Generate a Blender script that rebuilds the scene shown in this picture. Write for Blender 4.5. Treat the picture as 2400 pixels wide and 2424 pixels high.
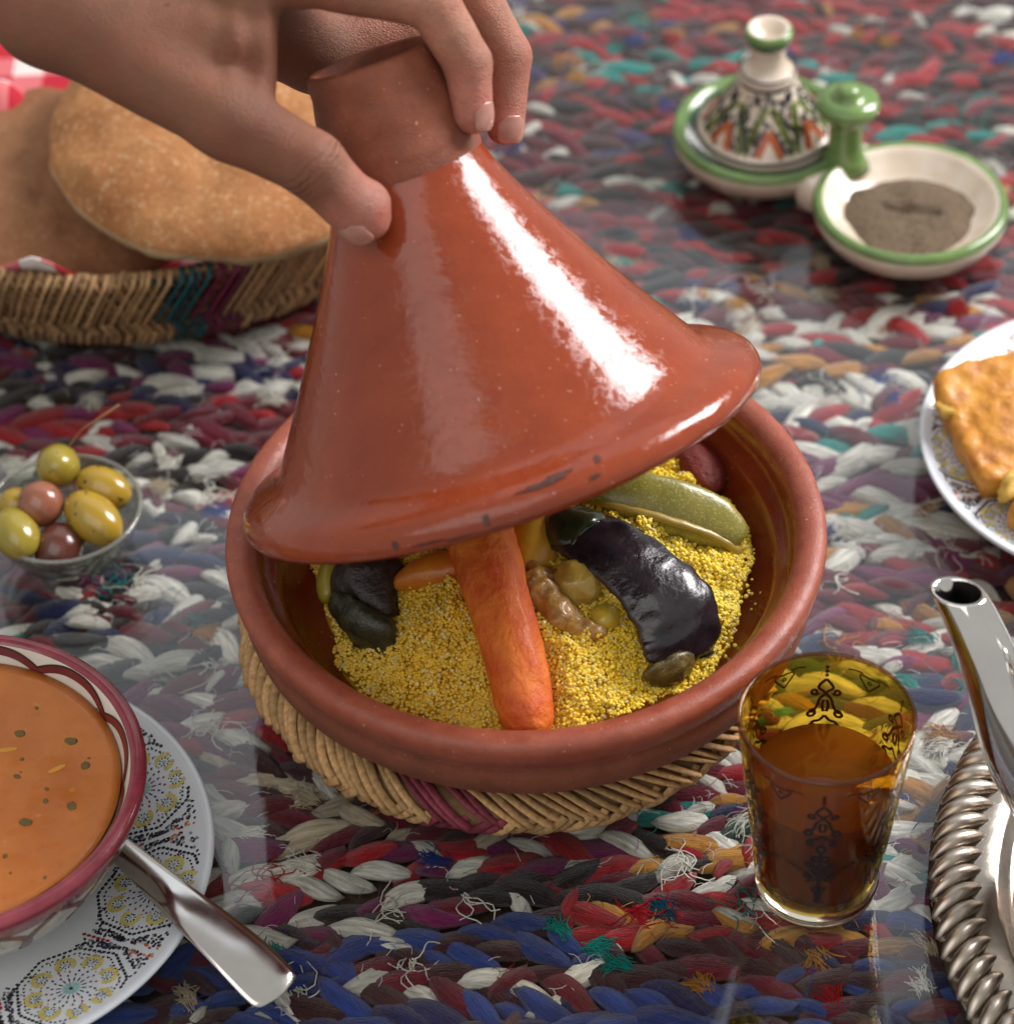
import bpy, math, random
import numpy as np
from mathutils import Vector, Matrix

R_ = math.radians
S = 0.01                      # everything below is authored in centimetres
scene = bpy.context.scene
for _o in list(bpy.data.objects):
    bpy.data.objects.remove(_o)
random.seed(4)

# ------------------------------------------------------------------ camera
cam_d = bpy.data.cameras.new('camera')
cam = bpy.data.objects.new('camera', cam_d)
scene.collection.objects.link(cam)
scene.camera = cam
cam_d.sensor_fit = 'HORIZONTAL'
cam_d.sensor_width = 36.0
cam_d.lens = 103.5
cam_d.clip_start = 0.02
cam_d.clip_end = 50
_r = Vector((0.99906, -0.03006, -0.03113))
_u = Vector((0.04327, 0.69401, 0.71867))
_d = Vector((0.0, 0.71934, -0.69466))
cam.matrix_world = Matrix(((_r.x, _u.x, -_d.x, -0.69 * S), (_r.y, _u.y, -_d.y, -83.28 * S),
                           (_r.z, _u.z, -_d.z, 90.167 * S), (0, 0, 0, 1)))
cam_d.dof.use_dof = True
cam_d.dof.focus_distance = 1.145
cam_d.dof.aperture_fstop = 7.5

# ------------------------------------------------------------------ light
world = bpy.data.worlds.new('World')
scene.world = world
world.use_nodes = True
world.node_tree.nodes['Background'].inputs[0].default_value = (1.0, 0.97, 0.93, 1)
world.node_tree.nodes['Background'].inputs[1].default_value = 0.33


def window_light(name, az, el, dist, w, h, lum, col):
    """a rectangular window at azimuth az (from +Y towards +X) and elevation el, radiance lum"""
    d = bpy.data.lights.new(name, 'AREA')
    d.shape = 'RECTANGLE'
    d.size, d.size_y = w, h
    d.energy = lum * math.pi * w * h
    d.color = col
    o = bpy.data.objects.new(name, d)
    scene.collection.objects.link(o)
    a, e = R_(az), R_(el)
    v = Vector((math.sin(a) * math.cos(e), math.cos(a) * math.cos(e), math.sin(e)))
    o.location = v * dist + Vector((0, 0, 0.1))
    o.rotation_euler = (-v).to_track_quat('-Z', 'Y').to_euler()
    return o


window_light('window_right', 61, 35, 2.0, 0.66, 1.05, 19.0, (1.0, 0.94, 0.95))
window_light('window_back', 12, 50, 2.6, 2.8, 1.65, 0.40, (0.80, 0.90, 1.0))
window_light('window_front', -148, 52, 2.4, 2.3, 1.7, 0.95, (1.0, 0.95, 0.93))

scene.view_settings.view_transform = 'Standard'
scene.view_settings.look = 'None'
scene.view_settings.exposure = 0.55
scene.view_settings.gamma = 1.0
scene.render.engine = 'CYCLES'
scene.cycles.use_denoising = True
scene.cycles.max_bounces = 7
scene.cycles.transparent_max_bounces = 24
scene.cycles.caustics_reflective = False
scene.cycles.caustics_refractive = False
scene.cycles.sample_clamp_indirect = 6.0

# ------------------------------------------------------------------ helpers
COL = scene.collection


def A(*v):
    return np.array(v, float)


def vnoise(P, scale=1.0, seed=0):
    """smooth value noise in -1..1 on an (N,3) array"""
    P = np.asarray(P, float) * scale + seed * 17.31
    i = np.floor(P).astype(np.int64)
    f = P - i
    f = f * f * (3 - 2 * f)

    def h(a, b, c):
        n = (a * 374761393 + b * 668265263 + c * 2147483647 + seed * 1013) & 0xffffffff
        n = ((n ^ (n >> 13)) * 1274126177) & 0xffffffff
        n = n ^ (n >> 16)
        return (n & 0xffff) / 32767.5 - 1.0
    x, y, z = i[:, 0], i[:, 1], i[:, 2]
    u, v, w = f[:, 0], f[:, 1], f[:, 2]
    c00 = h(x, y, z) * (1 - u) + h(x + 1, y, z) * u
    c10 = h(x, y + 1, z) * (1 - u) + h(x + 1, y + 1, z) * u
    c01 = h(x, y, z + 1) * (1 - u) + h(x + 1, y, z + 1) * u
    c11 = h(x, y + 1, z + 1) * (1 - u) + h(x + 1, y + 1, z + 1) * u
    return (c00 * (1 - v) + c10 * v) * (1 - w) + (c01 * (1 - v) + c11 * v) * w


def fbm(P, scale=1.0, seed=0, oct=3):
    t, a = 0, 1.0
    for k in range(oct):
        t = t + a * vnoise(P, scale * 2 ** k, seed + k)
        a *= .5
    return t


def thing(name, label, cat, loc, group=None):
    o = bpy.data.objects.new(name, None)
    COL.objects.link(o)
    o.location = [c * S for c in loc]
    o.empty_display_size = .02
    o['label'] = label
    o['category'] = cat
    if group:
        o['group'] = group
    return o


def tag(o, label, cat, group=None, kind=None):
    o['label'] = label
    if cat:
        o['category'] = cat
    if group:
        o['group'] = group
    if kind:
        o['kind'] = kind
    return o


def wloc(o):
    v = Vector((0, 0, 0))
    while o is not None:
        v = v + o.location
        o = o.parent
    return v


def mkdata(name, V, F, mats, smooth=True, midx=None, col=None, vec=None):
    me = bpy.data.meshes.new(name)
    V = np.asarray(V, float) * S
    me.from_pydata(V.tolist(), [], [tuple(int(i) for i in q) for q in F])
    for m in (mats if isinstance(mats, (list, tuple)) else [mats]):
        me.materials.append(m)
    n = len(me.polygons)
    if smooth:
        me.polygons.foreach_set('use_smooth', [True] * n)
    if midx is not None:
        me.polygons.foreach_set('material_index', [int(i) for i in midx])
    if col is not None:
        a = me.attributes.new('col', 'FLOAT_COLOR', 'POINT')
        c = np.ones((len(V), 4))
        c[:, :3] = col
        a.data.foreach_set('color', c.ravel())
    if vec is not None:
        a = me.attributes.new('lp', 'FLOAT_VECTOR', 'POINT')
        a.data.foreach_set('vector', np.asarray(vec, float).ravel())
    me.update()
    return me


def mk(name, V, F, mats, parent=None, loc=None, **kw):
    """link one mesh object; V in world centimetres"""
    V = np.asarray(V, float)
    if parent is not None:
        off = np.array(wloc(parent)) / S
        l = A(0, 0, 0)
    else:
        off = A(*loc) if loc is not None else A(V[:, 0].mean(), V[:, 1].mean(), V[:, 2].min())
        l = off
    me = mkdata(name, V - off, F, mats, **kw)
    o = bpy.data.objects.new(name, me)
    COL.objects.link(o)
    o.location = [c * S for c in l]
    o.parent = parent
    return o


def join(parts):
    V, F, n = [], [], 0
    for v, f in parts:
        V.append(np.asarray(v, float))
        F += [tuple(i + n for i in q) for q in f]
        n += len(v)
    return np.vstack(V), F


def lathe(prof, n=96, c=(0, 0, 0), axis=None, wob=0, seed=0, closed=False):
    """prof: list of (r, z). Returns V, F, segment index per face"""
    prof = [tuple(p) for p in prof]
    th = np.arange(n) * 2 * math.pi / n
    V, ring, F, seg = [], [], [], []
    for r, z in prof:
        if r < 1e-6:
            ring.append([len(V)])
            V.append((0, 0, z))
        else:
            w = 1.0
            ring.append(list(range(len(V), len(V) + n)))
            q = np.stack([r * np.cos(th), r * np.sin(th), 0 * th + z], -1)
            if wob:
                k = np.stack([np.cos(th) * 1.3, np.sin(th) * 1.3, 0 * th + z * .3], -1)
                q[:, :2] *= (1 + wob * vnoise(k, 1.0, seed))[:, None]
                q[:, 2] += wob * r * .6 * vnoise(k + 7, 1.0, seed)
            V.extend(q.tolist())
    m = len(prof)
    rng = range(m if closed else m - 1)
    for i in rng:
        a, b = ring[i], ring[(i + 1) % m]
        for k in range(n):
            k2 = (k + 1) % n
            if len(a) == 1 and len(b) == 1:
                continue
            if len(a) == 1:
                F.append((a[0], b[k2], b[k]))
            elif len(b) == 1:
                F.append((a[k], a[k2], b[0]))
            else:
                F.append((a[k], a[k2], b[k2], b[k]))
            seg.append(i)
    V = np.array(V)
    if axis is not None:
        q = Vector((0, 0, 1)).rotation_difference(Vector(axis)).to_matrix()
        V = V @ np.array(q).T
    return V + A(*c), F, seg


def spline(pts, n):
    """Catmull-Rom through pts (any dimension), n samples"""
    P = np.asarray(pts, float)
    m = len(P)
    t = np.linspace(0, m - 1 - 1e-9, n)
    i = t.astype(int)
    f = (t - i)[:, None]
    g = lambda k: P[np.clip(k, 0, m - 1)]
    p0, p1, p2, p3 = g(i - 1), g(i), g(i + 1), g(i + 2)
    return .5 * (2 * p1 + (p2 - p0) * f + (2 * p0 - 5 * p1 + 4 * p2 - p3) * f ** 2 + (3 * p1 - p0 - 3 * p2 + p3) * f ** 3)


def tube(path, rad, n=8, cap=True, flat=1.0, up=None, roll=0):
    P = np.asarray(path, float)
    m = len(P)
    rad = np.broadcast_to(np.asarray(rad, float), (m,)) if np.ndim(rad) < 2 else np.asarray(rad)
    T = np.gradient(P, axis=0)
    T /= np.linalg.norm(T, axis=1)[:, None] + 1e-12
    N = np.zeros_like(P)
    u = A(0, 0, 1) if up is None else np.asarray(up, float)
    if abs(T[0] @ u) > .95 * np.linalg.norm(u):
        u = A(1, 0, 0)
    v = u - (u @ T[0]) * T[0]
    for i in range(m):
        v = v - (v @ T[i]) * T[i]
        v = v / (np.linalg.norm(v) + 1e-12)
        N[i] = v
    B = np.cross(T, N)
    a = np.arange(n) * 2 * math.pi / n + roll
    V = (P[:, None] + rad[:, None, None] * (np.cos(a)[None, :, None] * B[:, None] + flat * np.sin(a)[None, :, None] * N[:, None])).reshape(-1, 3)
    F = [(i * n + k, i * n + (k + 1) % n, (i + 1) * n + (k + 1) % n, (i + 1) * n + k) for i in range(m - 1) for k in range(n)]
    if cap:
        F.append(tuple(range(n - 1, -1, -1)))
        F.append(tuple((m - 1) * n + k for k in range(n)))
    return V, F


def sdf_mesh(fn, lo, hi, h):
    lo, hi = A(*lo), A(*hi)
    nn = np.ceil((hi - lo) / h).astype(int) + 1
    ax = [lo[k] + h * np.arange(nn[k]) for k in range(3)]
    val = np.empty(nn)
    gy, gz = np.meshgrid(ax[1], ax[2], indexing='ij')
    for i in range(nn[0]):
        P = np.stack([np.full(gy.size, ax[0][i]), gy.ravel(), gz.ravel()], -1)
        val[i] = fn(P).reshape(nn[1], nn[2])
    s = val < 0
    cs = sum(s[a:nn[0] - 1 + a, b:nn[1] - 1 + b, c:nn[2] - 1 + c].astype(int) for a in (0, 1) for b in (0, 1) for c in (0, 1))
    act = (cs > 0) & (cs < 8)
    idx = -np.ones(act.shape, int)
    ijk = np.argwhere(act)
    idx[act] = np.arange(len(ijk))
    acc = np.zeros((len(ijk), 3))
    cnt = np.zeros(len(ijk))
    cor = [(a, b, c) for a in (0, 1) for b in (0, 1) for c in (0, 1)]
    for p in cor:
        for k in range(3):
            if p[k] == 0:
                q = list(p)
                q[k] = 1
                v0 = val[ijk[:, 0] + p[0], ijk[:, 1] + p[1], ijk[:, 2] + p[2]]
                v1 = val[ijk[:, 0] + q[0], ijk[:, 1] + q[1], ijk[:, 2] + q[2]]
                m = (v0 < 0) != (v1 < 0)
                t = np.where(m, v0 / np.where(m, v0 - v1, 1), 0)
                pos = np.tile(np.array(p, float), (len(ijk), 1))
                pos[:, k] += t
                acc[m] += pos[m]
                cnt[m] += 1
    V = lo + h * (ijk + acc / cnt[:, None])
    F = []
    for k in range(3):
        a, b = [(1, 2), (2, 0), (0, 1)][k]
        s0 = np.take(s, range(nn[k] - 1), axis=k)
        s1 = np.take(s, range(1, nn[k]), axis=k)
        e = np.argwhere(s0 != s1)
        e = e[(e[:, a] > 0) & (e[:, b] > 0) & (e[:, a] < nn[a] - 1) & (e[:, b] < nn[b] - 1)]
        d0 = s0[e[:, 0], e[:, 1], e[:, 2]]

        def cell(da, db):
            q = e.copy()
            q[:, a] += da
            q[:, b] += db
            return idx[q[:, 0], q[:, 1], q[:, 2]]
        quad = np.stack([cell(-1, -1), cell(0, -1), cell(0, 0), cell(-1, 0)], -1)
        quad = np.where(d0[:, None], quad, quad[:, ::-1])
        F += quad.tolist()
    return V, F


def normals(V, F):
    N = np.zeros_like(V)
    Q = np.array([f if len(f) == 4 else (f[0], f[1], f[2], f[2]) for f in F])
    c = np.cross(V[Q[:, 2]] - V[Q[:, 0]], V[Q[:, 3]] - V[Q[:, 1]])
    for k in range(4):
        np.add.at(N, Q[:, k], c)
    return N / (np.linalg.norm(N, axis=1)[:, None] + 1e-12)


def caps(P, a, b, ra, rb):
    """distance to a tapered capsule"""
    a, b = np.asarray(a, float), np.asarray(b, float)
    ab = b - a
    t = np.clip(((P - a) @ ab) / (ab @ ab), 0, 1)
    return np.linalg.norm(P - a - t[:, None] * ab, axis=1) - (ra + (rb - ra) * t)


def smin(d1, d2, k):
    h = np.clip(.5 + .5 * (d2 - d1) / k, 0, 1)
    return d2 * (1 - h) + d1 * h - k * h * (1 - h)


def sphere(c, r, n=24, m=14, disp=None, rot=None):
    r = A(*r) if np.ndim(r) else A(r, r, r)
    V, F = [(0, 0, -1)], []
    for i in range(1, m):
        p = -math.pi / 2 + math.pi * i / m
        for k in range(n):
            a = 2 * math.pi * k / n
            V.append((math.cos(p) * math.cos(a), math.cos(p) * math.sin(a), math.sin(p)))
    V.append((0, 0, 1))
    for k in range(n):
        F.append((0, 1 + (k + 1) % n, 1 + k))
        t = 1 + (m - 2) * n
        F.append((t + k, t + (k + 1) % n, len(V) - 1))
    for i in range(m - 2):
        for k in range(n):
            a = 1 + i * n
            F.append((a + k, a + (k + 1) % n, a + n + (k + 1) % n, a + n + k))
    V = np.array(V)
    if disp:
        V = V * (1 + disp(V))[:, None]
    V = V * r
    if rot is not None:
        V = V @ np.array(Matrix(rot)).T if not hasattr(rot, 'to_matrix') else V @ np.array(rot.to_matrix()).T
    return V + A(*c), F


def euler(x, y, z):
    from mathutils import Euler
    return Euler((R_(x), R_(y), R_(z)))


# ------------------------------------------------------------------ materials
def nt(name):
    m = bpy.data.materials.new(name)
    m.use_nodes = True
    t = m.node_tree
    return m, t, t.nodes['Principled BSDF'], t.nodes['Material Output']


def vec_cm(t, stretch=(1, 1, 1), attr=None):
    if attr:
        c = t.nodes.new('ShaderNodeAttribute')
        c.attribute_name = attr
        so = c.outputs['Vector']
        k = 1
    else:
        c = t.nodes.new('ShaderNodeTexCoord')
        so = c.outputs['Object']
        k = 100
    mp = t.nodes.new('ShaderNodeMapping')
    mp.inputs['Scale'].default_value = [k * s for s in stretch]
    t.links.new(so, mp.inputs['Vector'])
    return mp.outputs[0]


def noise(t, v, scale, detail=4, rough=.55, dist=0):
    n = t.nodes.new('ShaderNodeTexNoise')
    n.inputs['Scale'].default_value = scale
    n.inputs['Detail'].default_value = detail
    n.inputs['Roughness'].default_value = rough
    n.inputs['Distortion'].default_value = dist
    t.links.new(v, n.inputs['Vector'])
    return n.outputs['Fac']


def ramp(t, f, stops):
    r = t.nodes.new('ShaderNodeValToRGB')
    e = r.color_ramp.elements
    while len(e) < len(stops):
        e.new(.5)
    for i, (p, c) in enumerate(stops):
        e[i].position = p
        e[i].color = (c, c, c, 1) if not np.ndim(c) else (*c, 1)
    t.links.new(f, r.inputs[0])
    return r.outputs[0]


def mixc(t, f, a, b, mode='MIX'):
    m = t.nodes.new('ShaderNodeMix')
    m.data_type = 'RGBA'
    m.blend_type = mode
    for s, v in ((m.inputs[0], f), (m.inputs[6], a), (m.inputs[7], b)):
        if hasattr(v, 'is_linked'):
            t.links.new(v, s)
        elif np.ndim(v):
            s.default_value = (*v, 1)
        else:
            s.default_value = v
    return m.outputs[2]


def bump(t, p, h, strength, dist=.05):
    b = t.nodes.new('ShaderNodeBump')
    b.inputs['Strength'].default_value = strength
    b.inputs['Distance'].default_value = dist * S
    t.links.new(h, b.inputs['Height'])
    if p.inputs['Normal'].is_linked:
        t.links.new(p.inputs['Normal'].links[0].from_socket, b.inputs['Normal'])
    t.links.new(b.outputs[0], p.inputs['Normal'])


def M(name, col, col2=None, ns=1.0, rough=.5, r2=None, bmp=0, bs=6, metal=0, spec=.5, coat=0, sss=0, stretch=(1, 1, 1),
      lo=.35, hi=.65, specks=None, attr=None, bd=.05, sheen=0, detail=4):
    m, t, p, _ = nt(name)
    v = vec_cm(t, stretch, attr)
    p.inputs['Roughness'].default_value = rough
    p.inputs['Metallic'].default_value = metal
    p.inputs['Specular IOR Level'].default_value = spec
    p.inputs['Coat Weight'].default_value = coat
    p.inputs['Coat Roughness'].default_value = .05
    p.inputs['Sheen Weight'].default_value = sheen
    if sss:
        p.inputs['Subsurface Weight'].default_value = sss
        p.inputs['Subsurface Radius'].default_value = (.006, .003, .0015)
        p.inputs['Subsurface Scale'].default_value = .6
    c = None
    if col2 is not None:
        f = noise(t, v, ns, detail)
        c = ramp(t, f, [(lo, col), (hi, col2)])
    if specks:
        for (sc, th, scol) in specks:
            f2 = noise(t, v, sc, 2, .5)
            k = ramp(t, f2, [(th, 0), (th + .02, 1)])
            c = mixc(t, k, c if c is not None else col, scol)
    if c is not None:
        t.links.new(c, p.inputs['Base Color'])
    else:
        p.inputs['Base Color'].default_value = (*col, 1)
    if r2 is not None:
        f3 = noise(t, v, ns * 1.7, 3)
        t.links.new(ramp(t, f3, [(.35, rough), (.65, r2)]), p.inputs['Roughness'])
    if bmp:
        bump(t, p, noise(t, v, bs, 5, .6), bmp, bd)
    return m


def M_col(name, rough=.5, src='col', bmp=0, bs=6, stretch=(1, 1, 1), attr=None, sheen=0, var=.25, spec=.5, sss=0, coat=0, vns=1.5, bd=.05):
    """colour from vertex attribute (src='col') or the object's colour (src='object')"""
    m, t, p, _ = nt(name)
    v = vec_cm(t, stretch, attr)
    if src == 'object':
        c = t.nodes.new('ShaderNodeObjectInfo').outputs['Color']
    else:
        a = t.nodes.new('ShaderNodeAttribute')
        a.attribute_name = src
        c = a.outputs['Color']
    if var:
        f = noise(t, v, vns, 4)
        k = ramp(t, f, [(.3, 1 - var), (.7, 1 + var)])
        c = mixc(t, 1.0, c, k, 'MULTIPLY')
    t.links.new(c, p.inputs['Base Color'])
    p.inputs['Roughness'].default_value = rough
    p.inputs['Sheen Weight'].default_value = sheen
    p.inputs['Specular IOR Level'].default_value = spec
    p.inputs['Coat Weight'].default_value = coat
    if sss:
        p.inputs['Subsurface Weight'].default_value = sss
        p.inputs['Subsurface Radius'].default_value = (.008, .003, .0015)
        p.inputs['Subsurface Scale'].default_value = .5
    if bmp:
        bump(t, p, noise(t, v, bs, 4, .6), bmp, bd)
    return m


def M_glass(name, tint=(1, 1, 1), rough=.01, ior=1.5, body=None, bfac=0, film=None):
    """clear sheet: straight-through light tinted by the glass, mirror part by Fresnel"""
    m, t, p, out = nt(name)
    tr = t.nodes.new('ShaderNodeBsdfTransparent')
    tr.inputs[0].default_value = (*tint, 1)
    gl = t.nodes.new('ShaderNodeBsdfGlossy')
    gl.inputs['Roughness'].default_value = rough
    ge = t.nodes.new('ShaderNodeNewGeometry')
    mr = t.nodes.new('ShaderNodeMapRange')
    mr.inputs['To Min'].default_value = ior
    mr.inputs['To Max'].default_value = 1 / ior
    t.links.new(ge.outputs['Backfacing'], mr.inputs['Value'])
    fr = t.nodes.new('ShaderNodeFresnel')
    t.links.new(mr.outputs[0], fr.inputs['IOR'])
    inner = tr.outputs[0]
    if body is not None:
        df = t.nodes.new('ShaderNodeBsdfDiffuse')
        df.inputs[0].default_value = (*body, 1)
        mx0 = t.nodes.new('ShaderNodeMixShader')
        mx0.inputs[0].default_value = bfac
        t.links.new(inner, mx0.inputs[1])
        t.links.new(df.outputs[0], mx0.inputs[2])
        inner = mx0.outputs[0]
    mx = t.nodes.new('ShaderNodeMixShader')
    t.links.new(fr.outputs[0], mx.inputs[0])
    t.links.new(inner, mx.inputs[1])
    t.links.new(gl.outputs[0], mx.inputs[2])
    t.links.new(mx.outputs[0], out.inputs['Surface'])
    return m


def M_clay(name, base, base2, rough, rough2, chips=True, b=.10, ns=.35, grit=.02):
    m, t, p, _ = nt(name)
    v = vec_cm(t)
    c = ramp(t, noise(t, v, ns, 6, .65), [(.3, base), (.7, base2)])
    c = mixc(t, ramp(t, noise(t, v, 9, 3), [(.35, 0), (.75, .35)]), c, [b * .62 for b in base])
    if chips:
        f = noise(t, v, 6.5, 1, .4)
        c = mixc(t, ramp(t, f, [(.775, 0), (.785, 1)]), c, (.55, .34, .24))
        f = noise(t, vec_cm(t, (1.07, .9, 1)), 5.2, 1, .4)
        c = mixc(t, ramp(t, f, [(.79, 0), (.80, 1)]), c, (.09, .03, .02))
    t.links.new(c, p.inputs['Base Color'])
    t.links.new(ramp(t, noise(t, v, 1.3, 5, .65), [(.35, rough), (.7, rough2)]), p.inputs['Roughness'])
    bump(t, p, noise(t, v, .9, 3, .5), .12, .25)
    bump(t, p, noise(t, v, 9, 5, .65), b, grit)
    bump(t, p, ramp(t, noise(t, v, 2.2, 6, .7), [(.52, 0), (.62, 1)]), .16, .02)
    wv = t.nodes.new('ShaderNodeTexNoise')
    wv.inputs['Scale'].default_value = 1.6
    t.links.new(vec_cm(t, (.05, .05, 1.6)), wv.inputs['Vector'])
    bump(t, p, wv.outputs['Fac'], .18, .12)
    return m


lid_glaze = M_clay('lid_glaze', (.32, .060, .020), (.235, .038, .013), .05, .15)
dish_glaze = M_clay('dish_glaze', (.24, .040, .012), (.17, .026, .009), .14, .28)
rim_clay = M_clay('rim_clay', (.38, .098, .050), (.24, .048, .024), .25, .55, True, .45, .8, .06)
bare_clay = M_clay('bare_clay', (.30, .088, .042), (.17, .044, .020), .55, .8, True, .6, .7, .07)
soot = M('soot', (.05, .022, .016), (.11, .04, .03), 2, rough=.4)

# ------------------------------------------------------------------ table, rag mat, glass sheet
wood = M('dark_wood', (.03, .018, .012), (.05, .03, .02), .4, rough=.6, stretch=(.2, 2, 1))
V, F, _ = lathe([(0, -3.6), (72, -3.6), (72, -1.75), (0, -1.75)], 64, (2, 16, 0))
tag(mk('table_top', V, F, wood, loc=(2, 16, -3.6), smooth=False), 'dark table top under the braided mat', None, kind='structure')

rag_obj = M_col('rag_cloth', .95, 'object', bmp=1.0, bs=5, stretch=(.5, 3.2, 3.2), attr='lp', sheen=.35, var=.45, spec=.08, vns=1.6, bd=.12)
rag_col = M_col('rag_cloth_far', .95, 'col', bmp=1.0, bs=5, stretch=(.5, 3.2, 3.2), attr='lp', sheen=.35, var=.45, spec=.08, vns=1.6, bd=.12)
RAG = dict(w=(.74, .70, .62), c=(.55, .44, .31), r=(.36, .004, .012), m=(.14, .003, .017), p=(.17, .008, .080), n=(.008, .012, .070),
           b=(.018, .048, .23), t=(.0, .24, .21), g=(.0, .075, .05), y=(.48, .21, .03), k=(.012, .006, .007), d=(.050, .010, .014),
           e=(.0, .06, .10), o=(.36, .05, .045), v=(.04, .024, .11))


def zone(x, y):
    if y < -13.2:
        return 'bbbdndbdnbdwm' if abs(x) > 1 else 'bdnmdrkbtw'
    if y < -8.5:
        if x < -8:
            return 'wrmwrpwtk'
        return 'rrmnwtpydrkrmwrw'
    if x < -8 and y < 4:
        return 'wwmncpmwkwrdm'
    if x < -8:
        return 'wnmmrkwmdrpwwk'
    if x > 6 and y < 8:
        return 'wpmwrgnyrwwmpmw'
    if y < 25:
        return 'wwnwmmpwywrmtrk'
    if x > 18:
        return 'rkdmrrkdmkwrdkt'
    return 'rmdkrmdkvmdwrryrt'


def rag_lobe(seed):
    rnd = np.random.RandomState(seed)
    L, n, m = 1.58, 9, 8
    s = np.linspace(-1, 1, m + 2)[1:-1]
    V, LP = [(-L, 0, -.12)], [(-L, 0, 0)]
    tw = rnd.uniform(.6, 1.4)
    ph = rnd.uniform(0, 6, 3)
    for q in s:
        r = (1 - abs(q) ** 1.9) ** .72
        for k in range(n):
            a = 2 * math.pi * k / n
            rr = r * (1 + .05 * math.cos(3 * a + tw * q + ph[0]) + .035 * math.cos(5 * a - 2 * q + ph[1]))
            V.append((q * L, .51 * rr * math.cos(a) + .15 * math.sin(2.2 * q + ph[2]), .37 * rr * math.sin(a) - .13 * q * q))
            LP.append((q * L, math.cos(a) * .58 + q * .3, math.sin(a) * .5))
    V.append((L, 0, -.12))
    LP.append((L, 0, 0))
    F = [(0, 1 + (k + 1) % n, 1 + k) for k in range(n)]
    e = len(V) - 1
    b = 1 + (m - 1) * n
    F += [(b + k, b + (k + 1) % n, e) for k in range(n)]
    F += [(1 + i * n + k, 1 + i * n + (k + 1) % n, 1 + (i + 1) * n + (k + 1) % n, 1 + (i + 1) * n + k) for i in range(m - 1) for k in range(n)]
    LP = np.array(LP) + rnd.uniform(-20, 20, 3)
    return np.array(V), F, LP


rug = thing('rag_rug', 'braided mat of colourful rag strips under the glass table top', 'rug', (2, 16, -1.7))
lobes = [rag_lobe(k) for k in range(6)]
lobe_me = [mkdata('cloth_strip', v, f, rag_obj, vec=lp) for v, f, lp in lobes]
rnd = random.Random(11)
spots = []
cam_p = A(-.69, -83.28, 90.17)
cd, cr, cu = A(0, .71934, -.69466), A(.99906, -.03006, -.03113), A(.04327, .69401, .71867)


def in_view(x, y, z, m=1.04):
    q = A(x, y, z) - cam_p
    k = q @ cd
    return abs(q @ cr) / k < .1739 * m and abs(q @ cu) / k < .1757 * m


# footprints that wholly hide the mat (things standing on the glass)
def hidden(x, y):
    if math.hypot(x, y - 2) < 9.5:
        return True
    if math.hypot(x + 22.7, y + 9.6) < 8 or math.hypot(x + 18.1, y - 36.5) < 13:
        return True
    return math.hypot(x - 31, y + 14.3) < 13.5 or math.hypot(x - 27, y - 12.5) < 7.5


PITCH, STEP = 1.88, 1.32
row = 0
y0 = -21.0
while y0 < 58:
    x = -40.0
    sgn = 1 if row % 5 else -1
    seg_left = 0
    k = 0
    base_h = rnd.uniform(-.06, .06)
    while x < 44:
        yy = y0 + 1.1 * math.sin(x * .13 + row * .22) + .35 * math.sin(x * .41 + row * 1.7) - .035 * x
        if seg_left <= 0:
            z = zone(x, yy)
            trio = [rnd.choice(z) for _ in range(3)]
            seg_left = rnd.randint(3, 9)
            tilt = rnd.gauss(0, 9)
            if rnd.random() < .18:
                sgn = -sgn
        for side in (0, 1):
            ch = trio[(2 * k + side) % 3]
            c = np.array(RAG[ch]) * rnd.uniform(.8, 1.2)
            px = x + side * STEP * .5
            py = yy + (.47 if side == 0 else -.47) * PITCH * .55
            lean = (-24 if side == 0 else 14) * sgn + tilt + rnd.gauss(0, 12)
            spots.append((px + rnd.gauss(0, .06), py + rnd.gauss(0, .07), -1.12 + base_h + rnd.gauss(0, .09),
                          lean, rnd.gauss(0, 6), rnd.gauss(0, 4), c, rnd.randrange(6), rnd.uniform(.75, 1.28)))
        if rnd.random() < .30:          # a cut end worked in across the braid
            z = zone(x, yy)
            spots.append((x + rnd.uniform(-.6, .6), yy + rnd.uniform(-.8, .8), -.95 + rnd.gauss(0, .03), rnd.uniform(-75, 75), rnd.gauss(0, 7), 0,
                          np.array(RAG[rnd.choice(z + 'ww')]) * rnd.uniform(.8, 1.2), rnd.randrange(6), rnd.uniform(.5, .8)))
        x += STEP * rnd.uniform(.85, 1.15)
        k += 1
        seg_left -= 1
    y0 += PITCH
    row += 1

vis = [s for s in spots if in_view(s[0], s[1], -1.2, .99) and not hidden(s[0], s[1])]
vis.sort(key=lambda s: (A(*s[:3]) - cam_p) @ cd)
single = set(id(s) for s in vis[:300])
Vs, Fs, Cs, Ls, cnt = [], [], [], [], 0
for s in spots:
    rot = euler(s[5] * 2, s[4], s[3])
    if id(s) in single:
        o = bpy.data.objects.new('cloth_strip', lobe_me[s[7]])
        COL.objects.link(o)
        o.parent = rug
        o.location = [(a - b) * S for a, b in zip(s[:3], (2, 16, -1.7))]
        o.rotation_euler = rot
        o.scale = (s[8], s[8] * 1.02, min(s[8], 1.0))
        o.color = (*s[6], 1)
    elif in_view(s[0], s[1], -1.2, 1.5):
        v, f, lp = lobes[s[7]]
        Vs.append(v * A(s[8], s[8], min(s[8], 1.0)) @ np.array(rot.to_matrix()).T + A(*s[:3]))
        Fs += [tuple(i + cnt for i in q) for q in f]
        Cs.append(np.tile(s[6], (len(v), 1)))
        Ls.append(lp + A(s[0], s[1], 0))
        cnt += len(v)
o = mk('cloth_strips_beyond', np.vstack(Vs), Fs, rag_col, parent=rug, col=np.vstack(Cs), vec=np.vstack(Ls))
o['kind'] = 'stuff'

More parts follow.
